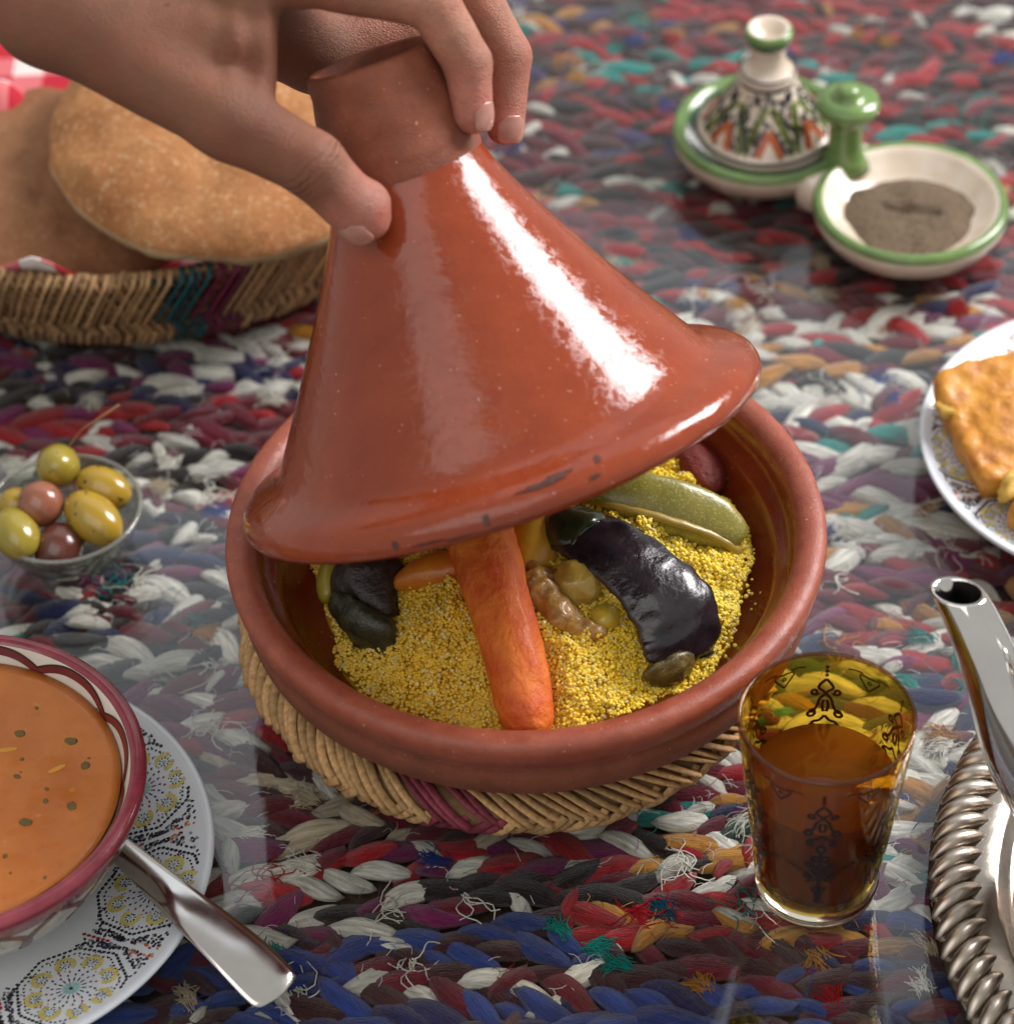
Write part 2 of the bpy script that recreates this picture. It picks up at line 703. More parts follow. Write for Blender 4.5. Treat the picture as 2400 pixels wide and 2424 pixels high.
# frayed thread ends sticking out of the braids
Vs, Fs, Cs, cnt = [], [], [], 0
tr = random.Random(5)
tuft = [(-10.6, -12.6, 't'), (-5.4, -11.7, 'w'), (1.7, -13.6, 't'), (3.2, -14.6, 't'), (-3.1, -10.8, 'w'), (9.2, -8.6, 'w'), (14.6, -3.2, 'w'),
        (17.2, -4.0, 'w'), (12.6, -3.0, 'w'), (-13.2, -1.6, 'w'), (-14.2, 2.6, 'w'), (13.4, 1.4, 'y'), (15.0, -14.6, 'c'), (16.3, -12.6, 'c'),
        (-12.0, -7.2, 'w'), (-9.0, -9.0, 'w'), (6.0, -10.0, 'w'), (8.6, -7.4, 'w'), (4.4, -11.6, 'e'), (-14.5, 12.8, 'w'), (-12.0, 14.8, 'w')]
tuft += [(v[0], v[1], tr.choice('wwwctyrb')) for v in tr.sample(vis, 150)]
for (x, y, ch) in tuft:
    a0 = tr.uniform(0, 6.28)
    brush = tr.random() < .75
    for q in range(tr.randint(34, 60) if brush else tr.randint(6, 12)):
        a = a0 + tr.gauss(0, .22 if brush else .6)
        L = tr.uniform(.5, 1.15) if brush else tr.uniform(.8, 1.9)
        bend = tr.gauss(0, .3 if brush else 1.3)
        pts = []
        ox, oy = tr.gauss(0, .16), tr.gauss(0, .16)
        zz = tr.uniform(.02, .2)
        for i in range(7):
            t_ = i / 6
            aa = a + bend * t_ + (.12 if brush else .5) * math.sin(5 * t_ + q)
            pts.append((x + ox + L * t_ * math.cos(aa), y + oy + L * t_ * math.sin(aa), -.98 + zz * math.sin(3.1 * t_) + .1))
        v, f = tube(spline(pts, 8), .026 if brush else .032, 3, False)
        v[:, 2] = np.minimum(v[:, 2] + .06, -.63)
        Vs.append(v)
        Fs += [tuple(i + cnt for i in g) for g in f]
        Cs.append(np.tile(np.array(RAG[ch]) * tr.uniform(.85, 1.15), (len(v), 1)))
        cnt += len(v)
# lint: single short fibres standing off every strip
for sp_ in tr.sample(vis, min(len(vis), 1500)):
    for q in range(3):
        a = R_(sp_[3]) + tr.gauss(0, .6)
        L = tr.uniform(.3, .9)
        x, y = sp_[0] + tr.gauss(0, .45), sp_[1] + tr.gauss(0, .3)
        bend = tr.gauss(0, .9)
        pts = [(x + L * t_ * math.cos(a + bend * t_), y + L * t_ * math.sin(a + bend * t_), -.78 + .12 * math.sin(3.1 * t_)) for t_ in (0, .33, .66, 1)]
        v, f = tube(pts, .013, 3, False)
        Vs.append(v)
        Fs += [tuple(i + cnt for i in g) for g in f]
        Cs.append(np.tile(np.clip(sp_[6] * 1.5 + .02, 0, .8), (len(v), 1)))
        cnt += len(v)
o = mk('frayed_threads', np.vstack(Vs), Fs, M_col('thread', .9, 'col', var=0, spec=.1), parent=rug, col=np.vstack(Cs))
o['kind'] = 'stuff'

pane = M_glass('table_glass', (.97, .985, .98), .015, 1.55)
V = np.array([(x, y, z) for x in (-62, 66) for y in (-34, 76) for z in (-.6, 0)], float)
F = [(0, 1, 3, 2), (4, 6, 7, 5), (0, 4, 5, 1), (2, 3, 7, 6), (0, 2, 6, 4), (1, 5, 7, 3)]
tag(mk('glass_sheet', V, F, pane, loc=(2, 16, -.6), smooth=False), 'clear glass sheet covering the braided mat', 'glass sheet')

# ------------------------------------------------------------------ straw tray under the tagine
straw = M_col('straw', .6, 'object', bmp=.25, bs=6, stretch=(3, 3, 3), var=.3, spec=.3)
straw_dark = M('straw_core', (.12, .06, .025), (.2, .11, .045), 2, rough=.8)
straw_c = M_col('straw_joined', .62, 'col', bmp=.2, bs=5, var=.3, spec=.3)
TC = (-.6, .25, 0)
tray = thing('straw_tray', 'round woven straw tray under the clay tagine dish', 'tray', TC)
V, F, _ = lathe([(0, .12), (8.2, .12), (8.6, .3), (9.9, 2.5), (9.5, 2.6), (8.2, .6), (0, .5)], 72, TC)
mk('woven_base', V, F, straw_dark, parent=tray)
RM, RZ, rm = 10.15, 3.35, .98
V, F, _ = lathe([(RM + .85 * rm * math.cos(a), RZ + .85 * rm * math.sin(a)) for a in np.linspace(0, 2 * math.pi, 17)[:-1]], 96, TC, closed=True)
mk('rim_coil', V, F, straw_dark, parent=tray)


def torus_strand(p0, p1, dth, w, flat=.5, n=9, lift=0):
    pts, ups = [], []
    for t_ in np.linspace(0, 1, n):
        ph = R_(p0 + (p1 - p0) * t_)
        th = dth * (t_ - .5) * 2
        rr = rm * (.96 + .05 * math.sin(math.pi * t_)) + lift
        pts.append(((RM + rr * math.cos(ph)) * math.cos(th), (RM + rr * math.cos(ph)) * math.sin(th), RZ + rr * math.sin(ph)))
    m = R_((p0 + p1) / 2)
    return tube(pts, w, 6, True, flat, up=(math.cos(R_(p0)), 0, math.sin(R_(p0))))


up_me, lo_me = [], []
for q in range(3):
    v, f = torus_strand(118, -6 + 4 * q, .105 + .01 * q, .215, .45, lift=.02)
    up_me.append(mkdata('straw_strand', v, f, straw))
    v, f = torus_strand(14, -95 - 5 * q, -.075 - .01 * q, .20, .45)
    lo_me.append(mkdata('straw_strand', v, f, straw))
sr = random.Random(2)
NS = 118
for k in range(NS):
    a = 2 * math.pi * k / NS + sr.gauss(0, .004)
    deg = math.degrees(a) % 360
    for me, off in ((up_me, 0), (lo_me, .5)):
        o = bpy.data.objects.new('straw_strand', sr.choice(me))
        COL.objects.link(o)
        o.parent = tray
        o.rotation_euler = (0, 0, a + off * 2 * math.pi / NS + .06)
        z_ = sr.uniform(.985, 1.015)
        o.scale = (z_, z_, 1)
        c = np.array((.50, .30, .13)) * sr.uniform(.75, 1.2)
        if 243 < deg < 258 and sr.random() < .93:
            c = np.array((.19, .035, .05)) * sr.uniform(.8, 1.3)
        o.color = (*c, 1)

# ------------------------------------------------------------------ tagine dish
prof = [(0, 4.0), (7.2, 4.0), (8.3, 4.25), (9.2, 4.75), (10.6, 5.55), (11.25, 5.75), (11.45, 6.0), (11.6, 6.6), (11.68, 7.2), (11.6, 7.55), (11.78, 7.85), (11.92, 8.3), (11.98, 8.65), (11.9, 8.95), (11.65, 9.12),
        (11.3, 9.14), (10.95, 9.02), (10.72, 8.75), (10.6, 8.2), (10.5, 7.75), (10.15, 7.6), (9.95, 7.35), (9.85, 6.9), (9.5, 6.3), (8.9, 5.6), (7.6, 5.0), (4, 4.75), (0, 4.7)]
V, F, sg = lathe(prof, 160, (0, 0, 0), wob=.006, seed=3)
mi = [0 if s < 9 else 1 if s < 17 else 2 for s in sg]
dish = mk('tagine_dish', V, F, [bare_clay, rim_clay, dish_glaze], loc=(0, 0, 4), midx=mi)
tag(dish, 'round terracotta tagine dish holding couscous, on the straw tray', 'dish')

# ------------------------------------------------------------------ tagine lid
LC = A(-.70, -.606, 13.607)
LN = A(-.273, .439, .856)
LN /= np.linalg.norm(LN)
lid = thing('tagine_cover', 'glazed terracotta cone cover of the tagine, held tilted above the couscous', 'tagine cover', LC)
prof = [(0, 11.4), (2.3, 10.7), (4.4, 7.0), (7.6, 2.2), (9.0, .7), (9.6, .08), (9.9, -.02), (10.3, .04), (10.44, .28), (10.45, .6), (10.34, .9), (10.03, 1.2), (9.55, 1.4), (9.05, 1.58), (8.75, 1.75)]
prof += [(3.0 + 5.54 * ((11.6 - h) / 9.67) ** 1.16, h) for h in np.linspace(1.95, 11.3, 26)] + [(2.98, 11.6), (2.92, 11.8)]
V, F, sg = lathe(prof, 180, LC, LN, wob=.006, seed=8)
mk('cone', V, F, lid_glaze, parent=lid)
prof = [(2.90, 11.5), (2.98, 11.8), (2.92, 12.1), (2.95, 12.3), (2.88, 12.9), (2.8, 13.4), (2.82, 13.5), (2.7, 14.4), (2.55, 15.15), (2.56, 15.55), (2.5, 15.88), (2.34, 16.02), (2.1, 15.95), (2.0, 15.7), (1.9, 15.0), (1.6, 14.2), (0, 14.0)]
V, F, sg = lathe(prof, 96, LC, LN, wob=.01, seed=5)
mk('handle_cup', V, F, bare_clay, parent=lid)
# worn dark marks along the lid's rim
LA = np.cross(LN, A(0, 1, 0))
LA /= np.linalg.norm(LA)
LB = np.cross(LN, LA)
Vs = []
wr = random.Random(9)


def lid_pt(th, r, h):
    return LC + LN * h + r * (math.cos(th) * LA + math.sin(th) * LB)


thf = math.atan2(A(.15, -1, -.2) @ LB, A(.15, -1, -.2) @ LA)
for (dth, h0, L, w) in ((.20, 1.12, .10, .07), (.27, 1.2, .05, .06), (-.02, .62, .012, .22), (-.36, .5, .012, .16), (-.24, .32, .06, .05), (-.12, .24, .05, .05), (.05, .22, .09, .05), (.38, .75, .02, .08), (.42, 1.2, .015, .07)):
    pr = lambda h: np.interp(h, [.1, .4, .8, 1.15, 1.38, 1.55], [10.35, 10.47, 10.42, 10.10, 9.62, 9.18])
    n = 26
    ring = []
    for k in range(n):
        a = 2 * math.pi * k / n
        q = 1 + .35 * wr.uniform(-1, 1)
        th = thf + dth + L * math.cos(a) * q
        h = h0 + w * math.sin(a) * q + .9 * L * math.cos(a) * 0
        ring.append(lid_pt(th, pr(h) + .02, h))
    Vs.append((np.array(ring), [tuple(range(n))]))
V, F = join(Vs)
mk('soot_mark', V, F, soot, parent=lid, smooth=False)

# ------------------------------------------------------------------ couscous and what lies on it
grain = M_col('couscous_grain', .45, 'col', var=.12, spec=.4, sss=.15)
cr_ = np.random.RandomState(6)


def cous_h(x, y):
    r = np.hypot(x, y)
    P = np.stack([x, y, 0 * x], -1)
    h = 5.7 + 2.9 * np.clip(1 - (r / 9.6) ** 2.2, 0, 1)
    h = h + .42 * fbm(P, .6, 3, 3) + .34 * np.clip(vnoise(P, 1.5, 9), 0, 1) + .16 * vnoise(P, 3.4, 8) + .55 * np.exp(-((x - 6) ** 2 + (y - 1) ** 2) / 8)
    h = h - .7 * np.exp(-((x + 6.3) ** 2 + (y + 1.5) ** 2) / 5)
    return h


cous_edge = lambda th: 8.85 + .45 * np.exp(-((th % 6.2832 - 5.4) / .5) ** 2) + .35 * np.sin(3 * th + 1) + .25 * np.sin(7 * th) + .12 * np.sin(17 * th + 2)
n, m = 90, 22
V, F = [], []
for i in range(m + 1):
    th = np.arange(n) * 2 * math.pi / n
    r = (cous_edge(th) - .1) * min(i / m, 1)
    x, y = r * np.cos(th), r * np.sin(th)
    z = cous_h(x, y) - .1
    if i == m:
        z = z * 0 + 5.2
    V.append(np.stack([x, y, z], -1))
V = np.vstack(V)
F = [(i * n + k, i * n + (k + 1) % n, (i + 1) * n + (k + 1) % n, (i + 1) * n + k) for i in range(m) for k in range(n)]
gcol = [np.tile((.68, .40, .015), (len(V), 1))]
N = 36000
th = cr_.uniform(0, 2 * math.pi, N)
rr = np.sqrt(cr_.uniform(0, 1, N)) * cous_edge(th)
x, y = rr * np.cos(th), rr * np.sin(th)
keep = (y < 7) & ~((y > 3) & (x < 2))
x, y = x[keep], y[keep]
z = cous_h(x, y) + np.abs(cr_.normal(0, .075, len(x))) - .06
extra = []
for (cx, cy, k, s_) in ((-4.4, -4.6, 60, .35), (-3.0, -3.7, 70, .4), (-5.0, -5.6, 40, .3), (6.6, -.6, 80, .45), (8.2, -1.6, 60, .4), (4.6, 0.0, 80, .4), (3.2, -6.3, 60, .4), (1.6, -7.4, 60, .35), (5.8, -2.0, 80, .4), (-1.6, -6.0, 60, .35), (-3.4, -6.6, 60, .35), (2.6, -5.2, 50, .35)):
    ex, ey = cr_.normal(cx, s_, k), cr_.normal(cy, s_, k)
    d2 = ((ex - cx) ** 2 + (ey - cy) ** 2) / s_ ** 2
    extra.append(np.stack([ex, ey, cous_h(ex, ey) + cr_.uniform(0, .5, k) * np.exp(-d2 * .5)], -1))
# stray grains on the dish wall
sx = cr_.normal(R_(-10), .5, 9)
sr_ = cr_.uniform(8.9, 9.4, 9)
G = np.vstack([np.stack([x, y, z], -1)] + extra + [np.stack([sr_ * np.cos(sx), sr_ * np.sin(sx), np.interp(sr_, [8.9, 9.5, 9.85], [5.7, 6.4, 7.0])], -1)])
ph = (1 + 5 ** .5) / 2
ico = np.array([(-1, ph, 0), (1, ph, 0), (-1, -ph, 0), (1, -ph, 0), (0, -1, ph), (0, 1, ph), (0, -1, -ph), (0, 1, -ph), (ph, 0, -1), (ph, 0, 1), (-ph, 0, -1), (-ph, 0, 1)])
ico /= np.linalg.norm(ico[0])
icf = np.array([(0, 11, 5), (0, 5, 1), (0, 1, 7), (0, 7, 10), (0, 10, 11), (1, 5, 9), (5, 11, 4), (11, 10, 2), (10, 7, 6), (7, 1, 8), (3, 9, 4), (3, 4, 2), (3, 2, 6), (3, 6, 8), (3, 8, 9), (4, 9, 5), (2, 4, 11), (6, 2, 10), (8, 6, 7), (9, 8, 1)])
sz = cr_.uniform(.052, .112, len(G))
GV = (G[:, None] + sz[:, None, None] * ico[None] * cr_.uniform(.65, 1.25, (len(G), 12, 1))).reshape(-1, 3)
GF = (icf[None] + 12 * np.arange(len(G))[:, None, None] + len(V)).reshape(-1, 3)
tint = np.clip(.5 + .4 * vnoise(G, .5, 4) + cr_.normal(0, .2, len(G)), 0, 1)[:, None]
shade = np.clip(.6 - .11 * G[:, :1] + .25 * vnoise(G, .35, 21)[:, None], 0, 1)     # shade painted into the grain colour, deeper towards the left
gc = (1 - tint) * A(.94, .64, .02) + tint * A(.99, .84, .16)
gc = gc * (1 - shade) + shade * gc * A(.88, .74, .65)
pale = cr_.uniform(0, 1, (len(G), 1)) < .10
gc = np.where(pale, A(.80, .66, .28), gc)
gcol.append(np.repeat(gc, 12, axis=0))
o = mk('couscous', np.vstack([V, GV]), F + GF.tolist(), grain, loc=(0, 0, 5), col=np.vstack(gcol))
tag(o, 'bed of yellow couscous grains filling the tagine dish', 'couscous', kind='stuff')

# carrots
carrot_m = M('cooked_carrot', (.78, .20, .016), (.62, .085, .008), .7, rough=.5, r2=.68, bmp=.9, bs=2.0, stretch=(1.4, .9, 1.2), bd=.2, coat=.05, sss=.15)


def rough_root(path, rad, seed, n=40, m=60, amp=.05, flat=1.0):
    P = spline(path, m)
    r = spline(np.array(rad)[:, None], m)[:, 0]
    V, F = tube(P, r, n, True, flat)
    Nn = normals(V, [f for f in F if len(f) == 4])
    ramp_ = np.repeat(np.clip((np.arange(m) - 5) / 6.0, 0, 1), n)
    V = V + Nn * (ramp_ * (amp * fbm(V, 1.1, seed, 4) + amp * .5 * vnoise(V * A(1, 1, 1), 5, seed + 2)))[:, None]
    return V, F


V, F = rough_root([(-.18, -9.2, 6.62), (-.19, -9.12, 6.68), (-.22, -8.8, 6.9), (-.42, -7.6, 7.5), (-.9, -5.0, 8.45), (-1.5, -2.3, 9.15), (-2.0, -.2, 9.55), (-2.2, .8, 9.5)],
                  [.05, .6, 1.0, 1.16, 1.24, 1.34, 1.42, 1.2], 3, amp=.06)
tag(mk('carrot', V, F, carrot_m), 'long cooked carrot lying across the couscous towards the viewer', 'carrot')
V, F = rough_root([(-5.35, -1.9, 7.75), (-5.1, -1.85, 7.85), (-4.2, -1.7, 8.1), (-3.0, -1.6, 8.3), (-2.0, -1.5, 8.3)], [.12, .35, .68, .78, .6], 8, n=28, m=36, amp=.03)
carrot2 = M('carrot_in_broth', (.62, .20, .015), (.48, .12, .01), .9, rough=.35, bmp=.4, bs=2.4, bd=.1, coat=.2)
tag(mk('carrot', V, F, carrot2), 'short pointed carrot piece in the broth left of the long carrot', 'carrot')

# aubergine: a limp strip of black skin folded over the couscous
skin_m = M('aubergine_skin', (.010, .009, .013), (.024, .017, .020), 1.2, rough=.15, r2=.32, bmp=.4, bs=2.0, bd=.15, coat=.3, spec=.5)
flesh_m = M('aubergine_flesh', (.17, .12, .025), (.05, .035, .012), 1.2, rough=.3, bmp=.6, bs=3, bd=.15, coat=.3)


def strip(path, width, thick, sideways, seed, arch=.35, n=46, m=26, wr_=.10):
    """limp strip: path centre line, width across 'sideways', arched like a quarter of a skin"""
    P = spline(path, n)
    W = spline(np.array(width)[:, None], n)[:, 0]
    T = np.gradient(P, axis=0)
    T /= np.linalg.norm(T, axis=1)[:, None]
    sw = A(*sideways)
    Sd = sw - (T @ sw)[:, None] * T
    Sd /= np.linalg.norm(Sd, axis=1)[:, None]
    Up = np.cross(Sd, T)
    Up *= np.sign(Up[:, 2:3].mean())
    ang = np.linspace(0, 2 * math.pi, m, endpoint=False)
    a, b = np.cos(ang), np.sin(ang)
    sx_ = np.sign(a) * np.abs(a) ** .8
    prof_u = np.where(b > 0, np.abs(b) ** .7 * thick, -np.abs(b) ** .9 * thick * .8)
    end = np.clip(np.minimum(np.arange(n), n - 1 - np.arange(n)) / 2.0, .5, 1)
    V = P[:, None] + (W[:, None] * sx_[None])[..., None] * Sd[:, None] + ((prof_u[None] - arch * (sx_[None] ** 2)) * end[:, None])[..., None] * Up[:, None]
    V = V.reshape(-1, 3)
    F = [(i * m + k, i * m + (k + 1) % m, (i + 1) * m + (k + 1) % m, (i + 1) * m + k) for i in range(n - 1) for k in range(m)]
    F += [tuple(range(m - 1, -1, -1)), tuple((n - 1) * m + k for k in range(m))]
    Nn = normals(V, [f for f in F if len(f) == 4])
    Vn = np.stack([V @ T[n // 2] * .8, V @ Sd[n // 2] * 2.0, V[:, 2]], -1)
    fold = .7 * np.abs(vnoise(V, .5, seed)) + .8 * np.abs(vnoise(Vn, .9, seed + 1)) + .35 * np.abs(vnoise(Vn, 2.0, seed + 4))
    V = V + Nn * (wr_ * 2.4 * (fold - .35) + .02 * vnoise(V, 4, seed + 3))[:, None]
    return V, F, m


aub = thing('aubergine', 'glossy black strip of cooked aubergine right of the long carrot', 'aubergine', (4, -3.3, 7))
V, F, m = strip([(1.4, -.2, 9.3), (2.2, -1.1, 9.75), (3.4, -2.3, 9.9), (4.6, -3.5, 9.6), (5.6, -4.6, 8.9), (6.0, -5.4, 8.0), (5.9, -5.9, 7.1)],
                [.95, 1.3, 1.35, 1.5, 1.7, 1.75, 1.6], .24, (.75, .55, .1), 5, arch=.34, wr_=.115)
mk('skin', V, F, skin_m, parent=aub)
V, F = sphere((5.35, -6.2, 6.85), (1.15, .6, .85), 26, 16, lambda v: .18 * fbm(v, 2.0, 6), euler(20, 10, 30))
mk('flesh', V, F, flesh_m, parent=aub)
V, F, m = strip([(1.15, .35, 9.2), (1.6, -.35, 9.65), (2.1, -1.0, 9.95), (2.5, -1.5, 10.0)], [.9, 1.15, 1.2, .9], .3, (.8, .5, .1), 15, arch=.45, n=24, m=20, wr_=.08)
mk('green_shoulder', V, F, M('aubergine_green', (.018, .026, .010), (.03, .04, .014), 1.5, rough=.22, bmp=.3, bs=2.4, bd=.1, coat=.3), parent=aub)
V, F, m = strip([(-6.5, .3, 8.1), (-6.4, -1.0, 8.3), (-6.2, -2.2, 7.9), (-5.9, -3.2, 7.2)], [.7, 1.0, 1.05, .8], .22, (1, .1, .1), 25, arch=.4, n=30, m=20, wr_=.22)
dull_skin = M('aubergine_dull', (.016, .010, .009), (.04, .025, .018), 1.6, rough=.35, bmp=.6, bs=2.6, bd=.15)
tag(mk('aubergine', V, F, dull_skin), 'wrinkled dark aubergine piece at the left beside the pale wedge', 'aubergine')
V, F, m = strip([(-7.9, -2.3, 7.2), (-7.2, -3.1, 7.2), (-6.3, -3.9, 6.9), (-5.6, -4.8, 6.3)], [.6, .95, .9, .5], .22, (.6, -.6, .4), 35, arch=.4, n=30, m=20, wr_=.22)
tag(mk('aubergine', V, F, M('aubergine_olive', (.022, .022, .012), (.05, .048, .022), 1.6, rough=.35, bmp=.6, bs=2.6, bd=.15)), 'dark olive aubergine scrap at the left edge of the couscous', 'aubergine')

# courgette wedge, long and lens shaped
zuc_m, t_, p_, _ = nt('courgette_skin')
v_ = vec_cm(t_)
c_ = ramp(t_, noise(t_, v_, .8, 4), [(.3, (.19, .18, .028)), (.7, (.27, .235, .04))])
c_ = mixc(t_, ramp(t_, noise(t_, v_, 11, 2), [(.57, 0), (.64, .8)]), c_, (.42, .36, .09))
t_.links.new(c_, p_.inputs['Base Color'])
p_.inputs['Roughness'].default_value = .28
p_.inputs['Coat Weight'].default_value = .2
bump(t_, p_, noise(t_, v_, 7, 4), .35, .05)
pth = spline([(2.2, 1.9, 9.2), (3.6, 1.35, 9.35), (5.8, .9, 8.85), (7.6, .65, 8.1), (8.75, .3, 7.3)], 40)
wd = spline(np.array([[.35], [.9], [1.15], [1.05], [.6]]), 40)[:, 0]
zuc = thing('courgette', 'olive green courgette wedge on the couscous near the right rim', 'courgette', (5.8, .9, 7.5))
V, F, m = strip([tuple(q) for q in pth], wd, .32, (.1, .8, .75), 44, arch=.16, n=46, m=24, wr_=.02)
mk('skin', V, F, zuc_m, parent=zuc)
V, F, m = strip([tuple(q + A(-.05, -.30, -.45)) for q in pth], wd * .5, .22, (.1, .75, -.6), 46, arch=.05, n=46, m=16, wr_=.03)
mk('flesh', V, F, M('courgette_flesh', (.36, .25, .035), (.28, .19, .025), 1.2, rough=.35, bmp=.3, bs=3, coat=.2), parent=zuc)

# potato, onion, chickpea, meat, marrow wedge, tomato
V, F = sphere((.25, -.95, 8.55), (1.15, 1.75, 1.0), 36, 22, lambda v: .06 * fbm(v, 1.2, 3), euler(10, 0, -12))
tag(mk('potato', V, F, M('potato_saffron', (.62, .33, .03), (.50, .22, .02), .8, rough=.35, bmp=.25, bs=3, sss=.2, coat=.15)), 'smooth yellow potato piece between the long carrot and the black aubergine', 'potato')
oni_m = M('onion_cooked', (.46, .33, .06), (.33, .19, .03), 1.1, rough=.16, bmp=.35, bs=2.2, bd=.12, coat=.5, sss=.3)
V, F = sphere((2.0, -3.15, 8.75), (1.05, .85, .8), 36, 22, lambda v: .16 * fbm(v, 1.3, 12), euler(0, 15, -30))
tag(mk('onion', V, F, oni_m), 'soft translucent onion beside the black aubergine', 'onion')
V, F = sphere((2.95, -4.45, 8.05), (.6, .6, .55), 24, 14, lambda v: .05 * fbm(v, 1.5, 4))
tag(mk('chickpea', V, F, M('chickpea_m', (.50, .36, .03), (.62, .42, .05), 1.5, rough=.18, bmp=.2, bs=3, sss=.3, coat=.3)), 'round yellow green chickpea below the onion', 'chickpea')


def meat_sdf(P):
    d = caps(P, (.35, -3.2, 8.55), (1.3, -4.6, 8.05), .8, .72)
    d = smin(d, caps(P, (1.2, -4.4, 8.15), (2.4, -5.0, 7.8), .62, .55), .3)
    d = smin(d, caps(P, (.3, -2.6, 8.6), (1.4, -2.8, 8.8), .5, .4), .3)
    d = smin(d, caps(P, (1.0, -5.0, 7.5), (2.0, -5.3, 7.4), .35, .4), .25)
    return d + .22 * fbm(P, 1.3, 31, 3)


V, F = sdf_mesh(meat_sdf, (-1, -6.5, 6), (4, -1.2, 10.2), .1)
tag(mk('meat', V, F, M('meat_braised', (.22, .10, .02), (.46, .25, .055), 1.8, rough=.2, r2=.4, bmp=.7, bs=3.5, bd=.12, coat=.4)), 'glossy brown braised meat right beside the long carrot', 'meat')
V, F = sphere((-7.85, -.7, 7.2), (.55, 1.35, .75), 28, 16, lambda v: .05 * fbm(v, 1.2, 7), euler(0, 20, -8))
tag(mk('marrow_wedge', V, F, M('marrow_m', (.36, .30, .03), (.28, .20, .02), 1.0, rough=.35, bmp=.2, bs=3, coat=.2)), 'pale yellow green vegetable wedge at the far left of the couscous', 'vegetable')
V, F = sphere((7.5, 5.3, 6.75), (1.0, 1.5, .7), 32, 18, lambda v: .12 * fbm(v, 1.4, 17), euler(10, 25, 20))
tag(mk('tomato', V, F, M('tomato_m', (.22, .022, .012), (.14, .015, .010), 1.0, rough=.5, bmp=.8, bs=3, bd=.15)), 'dark red tomato piece at the back right of the couscous', 'tomato')

# ------------------------------------------------------------------ tea glass
black_print = M('black_print', (.012, .008, .006), rough=.35)
GC = (10.77, -11.6, 0)
GH = 9.75


def glass_r(z):
    return 2.36 + (3.32 - 2.36) * np.clip((z - .3) / (GH - .3), 0, 1)


amber = M_glass('amber_glass', (.97, .78, .24), .015, 1.5)
clear = M_glass('clear_glass', (.93, .90, .84), .02, 1.5)
tg = thing('tea_glass', 'amber tea glass with black printed scrolls, standing before the tagine', 'tea glass', GC)
prof = [(0, .02), (2.0, .02), (2.25, .08), (2.36, .3)] + [(glass_r(z), z) for z in np.linspace(1, 9.5, 12)] + [(3.30, 9.68), (3.22, GH), (3.14, 9.68)] + \
       [(glass_r(z) - .17, z) for z in np.linspace(9.4, 1.3, 12)] + [(2.1, .95), (0, .85)]
V, F, sg = lathe(prof, 96, GC)
mk('glass_wall', V, F, [amber, clear], parent=tg, midx=[1 if s < 4 or s > len(prof) - 4 else 0 for s in sg])
V, F, _ = lathe([(3.235 + .095 * math.cos(a), 9.70 + .085 * math.sin(a)) for a in np.linspace(0, 2 * math.pi, 11)[:-1]], 96, GC, closed=True)
bg, t_, p_, _ = nt('base_glass')
p_.inputs['Base Color'].default_value = (.95, .90, .80, 1)
p_.inputs['Transmission Weight'].default_value = 1.0
p_.inputs['Roughness'].default_value = .04
p_.inputs['IOR'].default_value = 1.45
Vb, Fb, _ = lathe([(0, .03), (2.1, .03), (2.32, .12), (2.4, .35), (2.43, .75), (2.2, .92), (0, .8)], 72, GC)
mk('thick_base', Vb, Fb, bg, parent=tg)
mk('rim', V, F, M_glass('rim_glass', (.72, .55, .38), .02, 1.5), parent=tg)
TL = 6.3
prof = [(0, 1.0), (2.05, 1.08)] + [(glass_r(z) - .18, z) for z in np.linspace(1.4, TL - .05, 8)] + [(glass_r(TL) - .22, TL), (0, TL)]
V, F, _ = lathe(prof, 72, GC)
tea_m = M_glass('mint_tea', (.42, .15, .03), .01, 1.33, (.17, .055, .010), .66)
tag(mk('mint_tea', V, F, tea_m, loc=(GC[0], GC[1], 1)), 'brown mint tea inside the amber tea glass', 'tea')


def arc(cx, cz, r, a0, a1, n=12, k=1.0):
    return [(cx + r * k * math.cos(R_(a)), cz + r * math.sin(R_(a))) for a in np.linspace(a0, a1, n)]


def spiral(cx, cz, r, a0, turns, sgn=1, n=20):
    return [(cx + sgn * r * (1 - .75 * t) * math.cos(R_(a0 + 360 * turns * t)), cz + r * (1 - .75 * t) * math.sin(R_(a0 + 360 * turns * t))) for t in np.linspace(0, 1, n)]


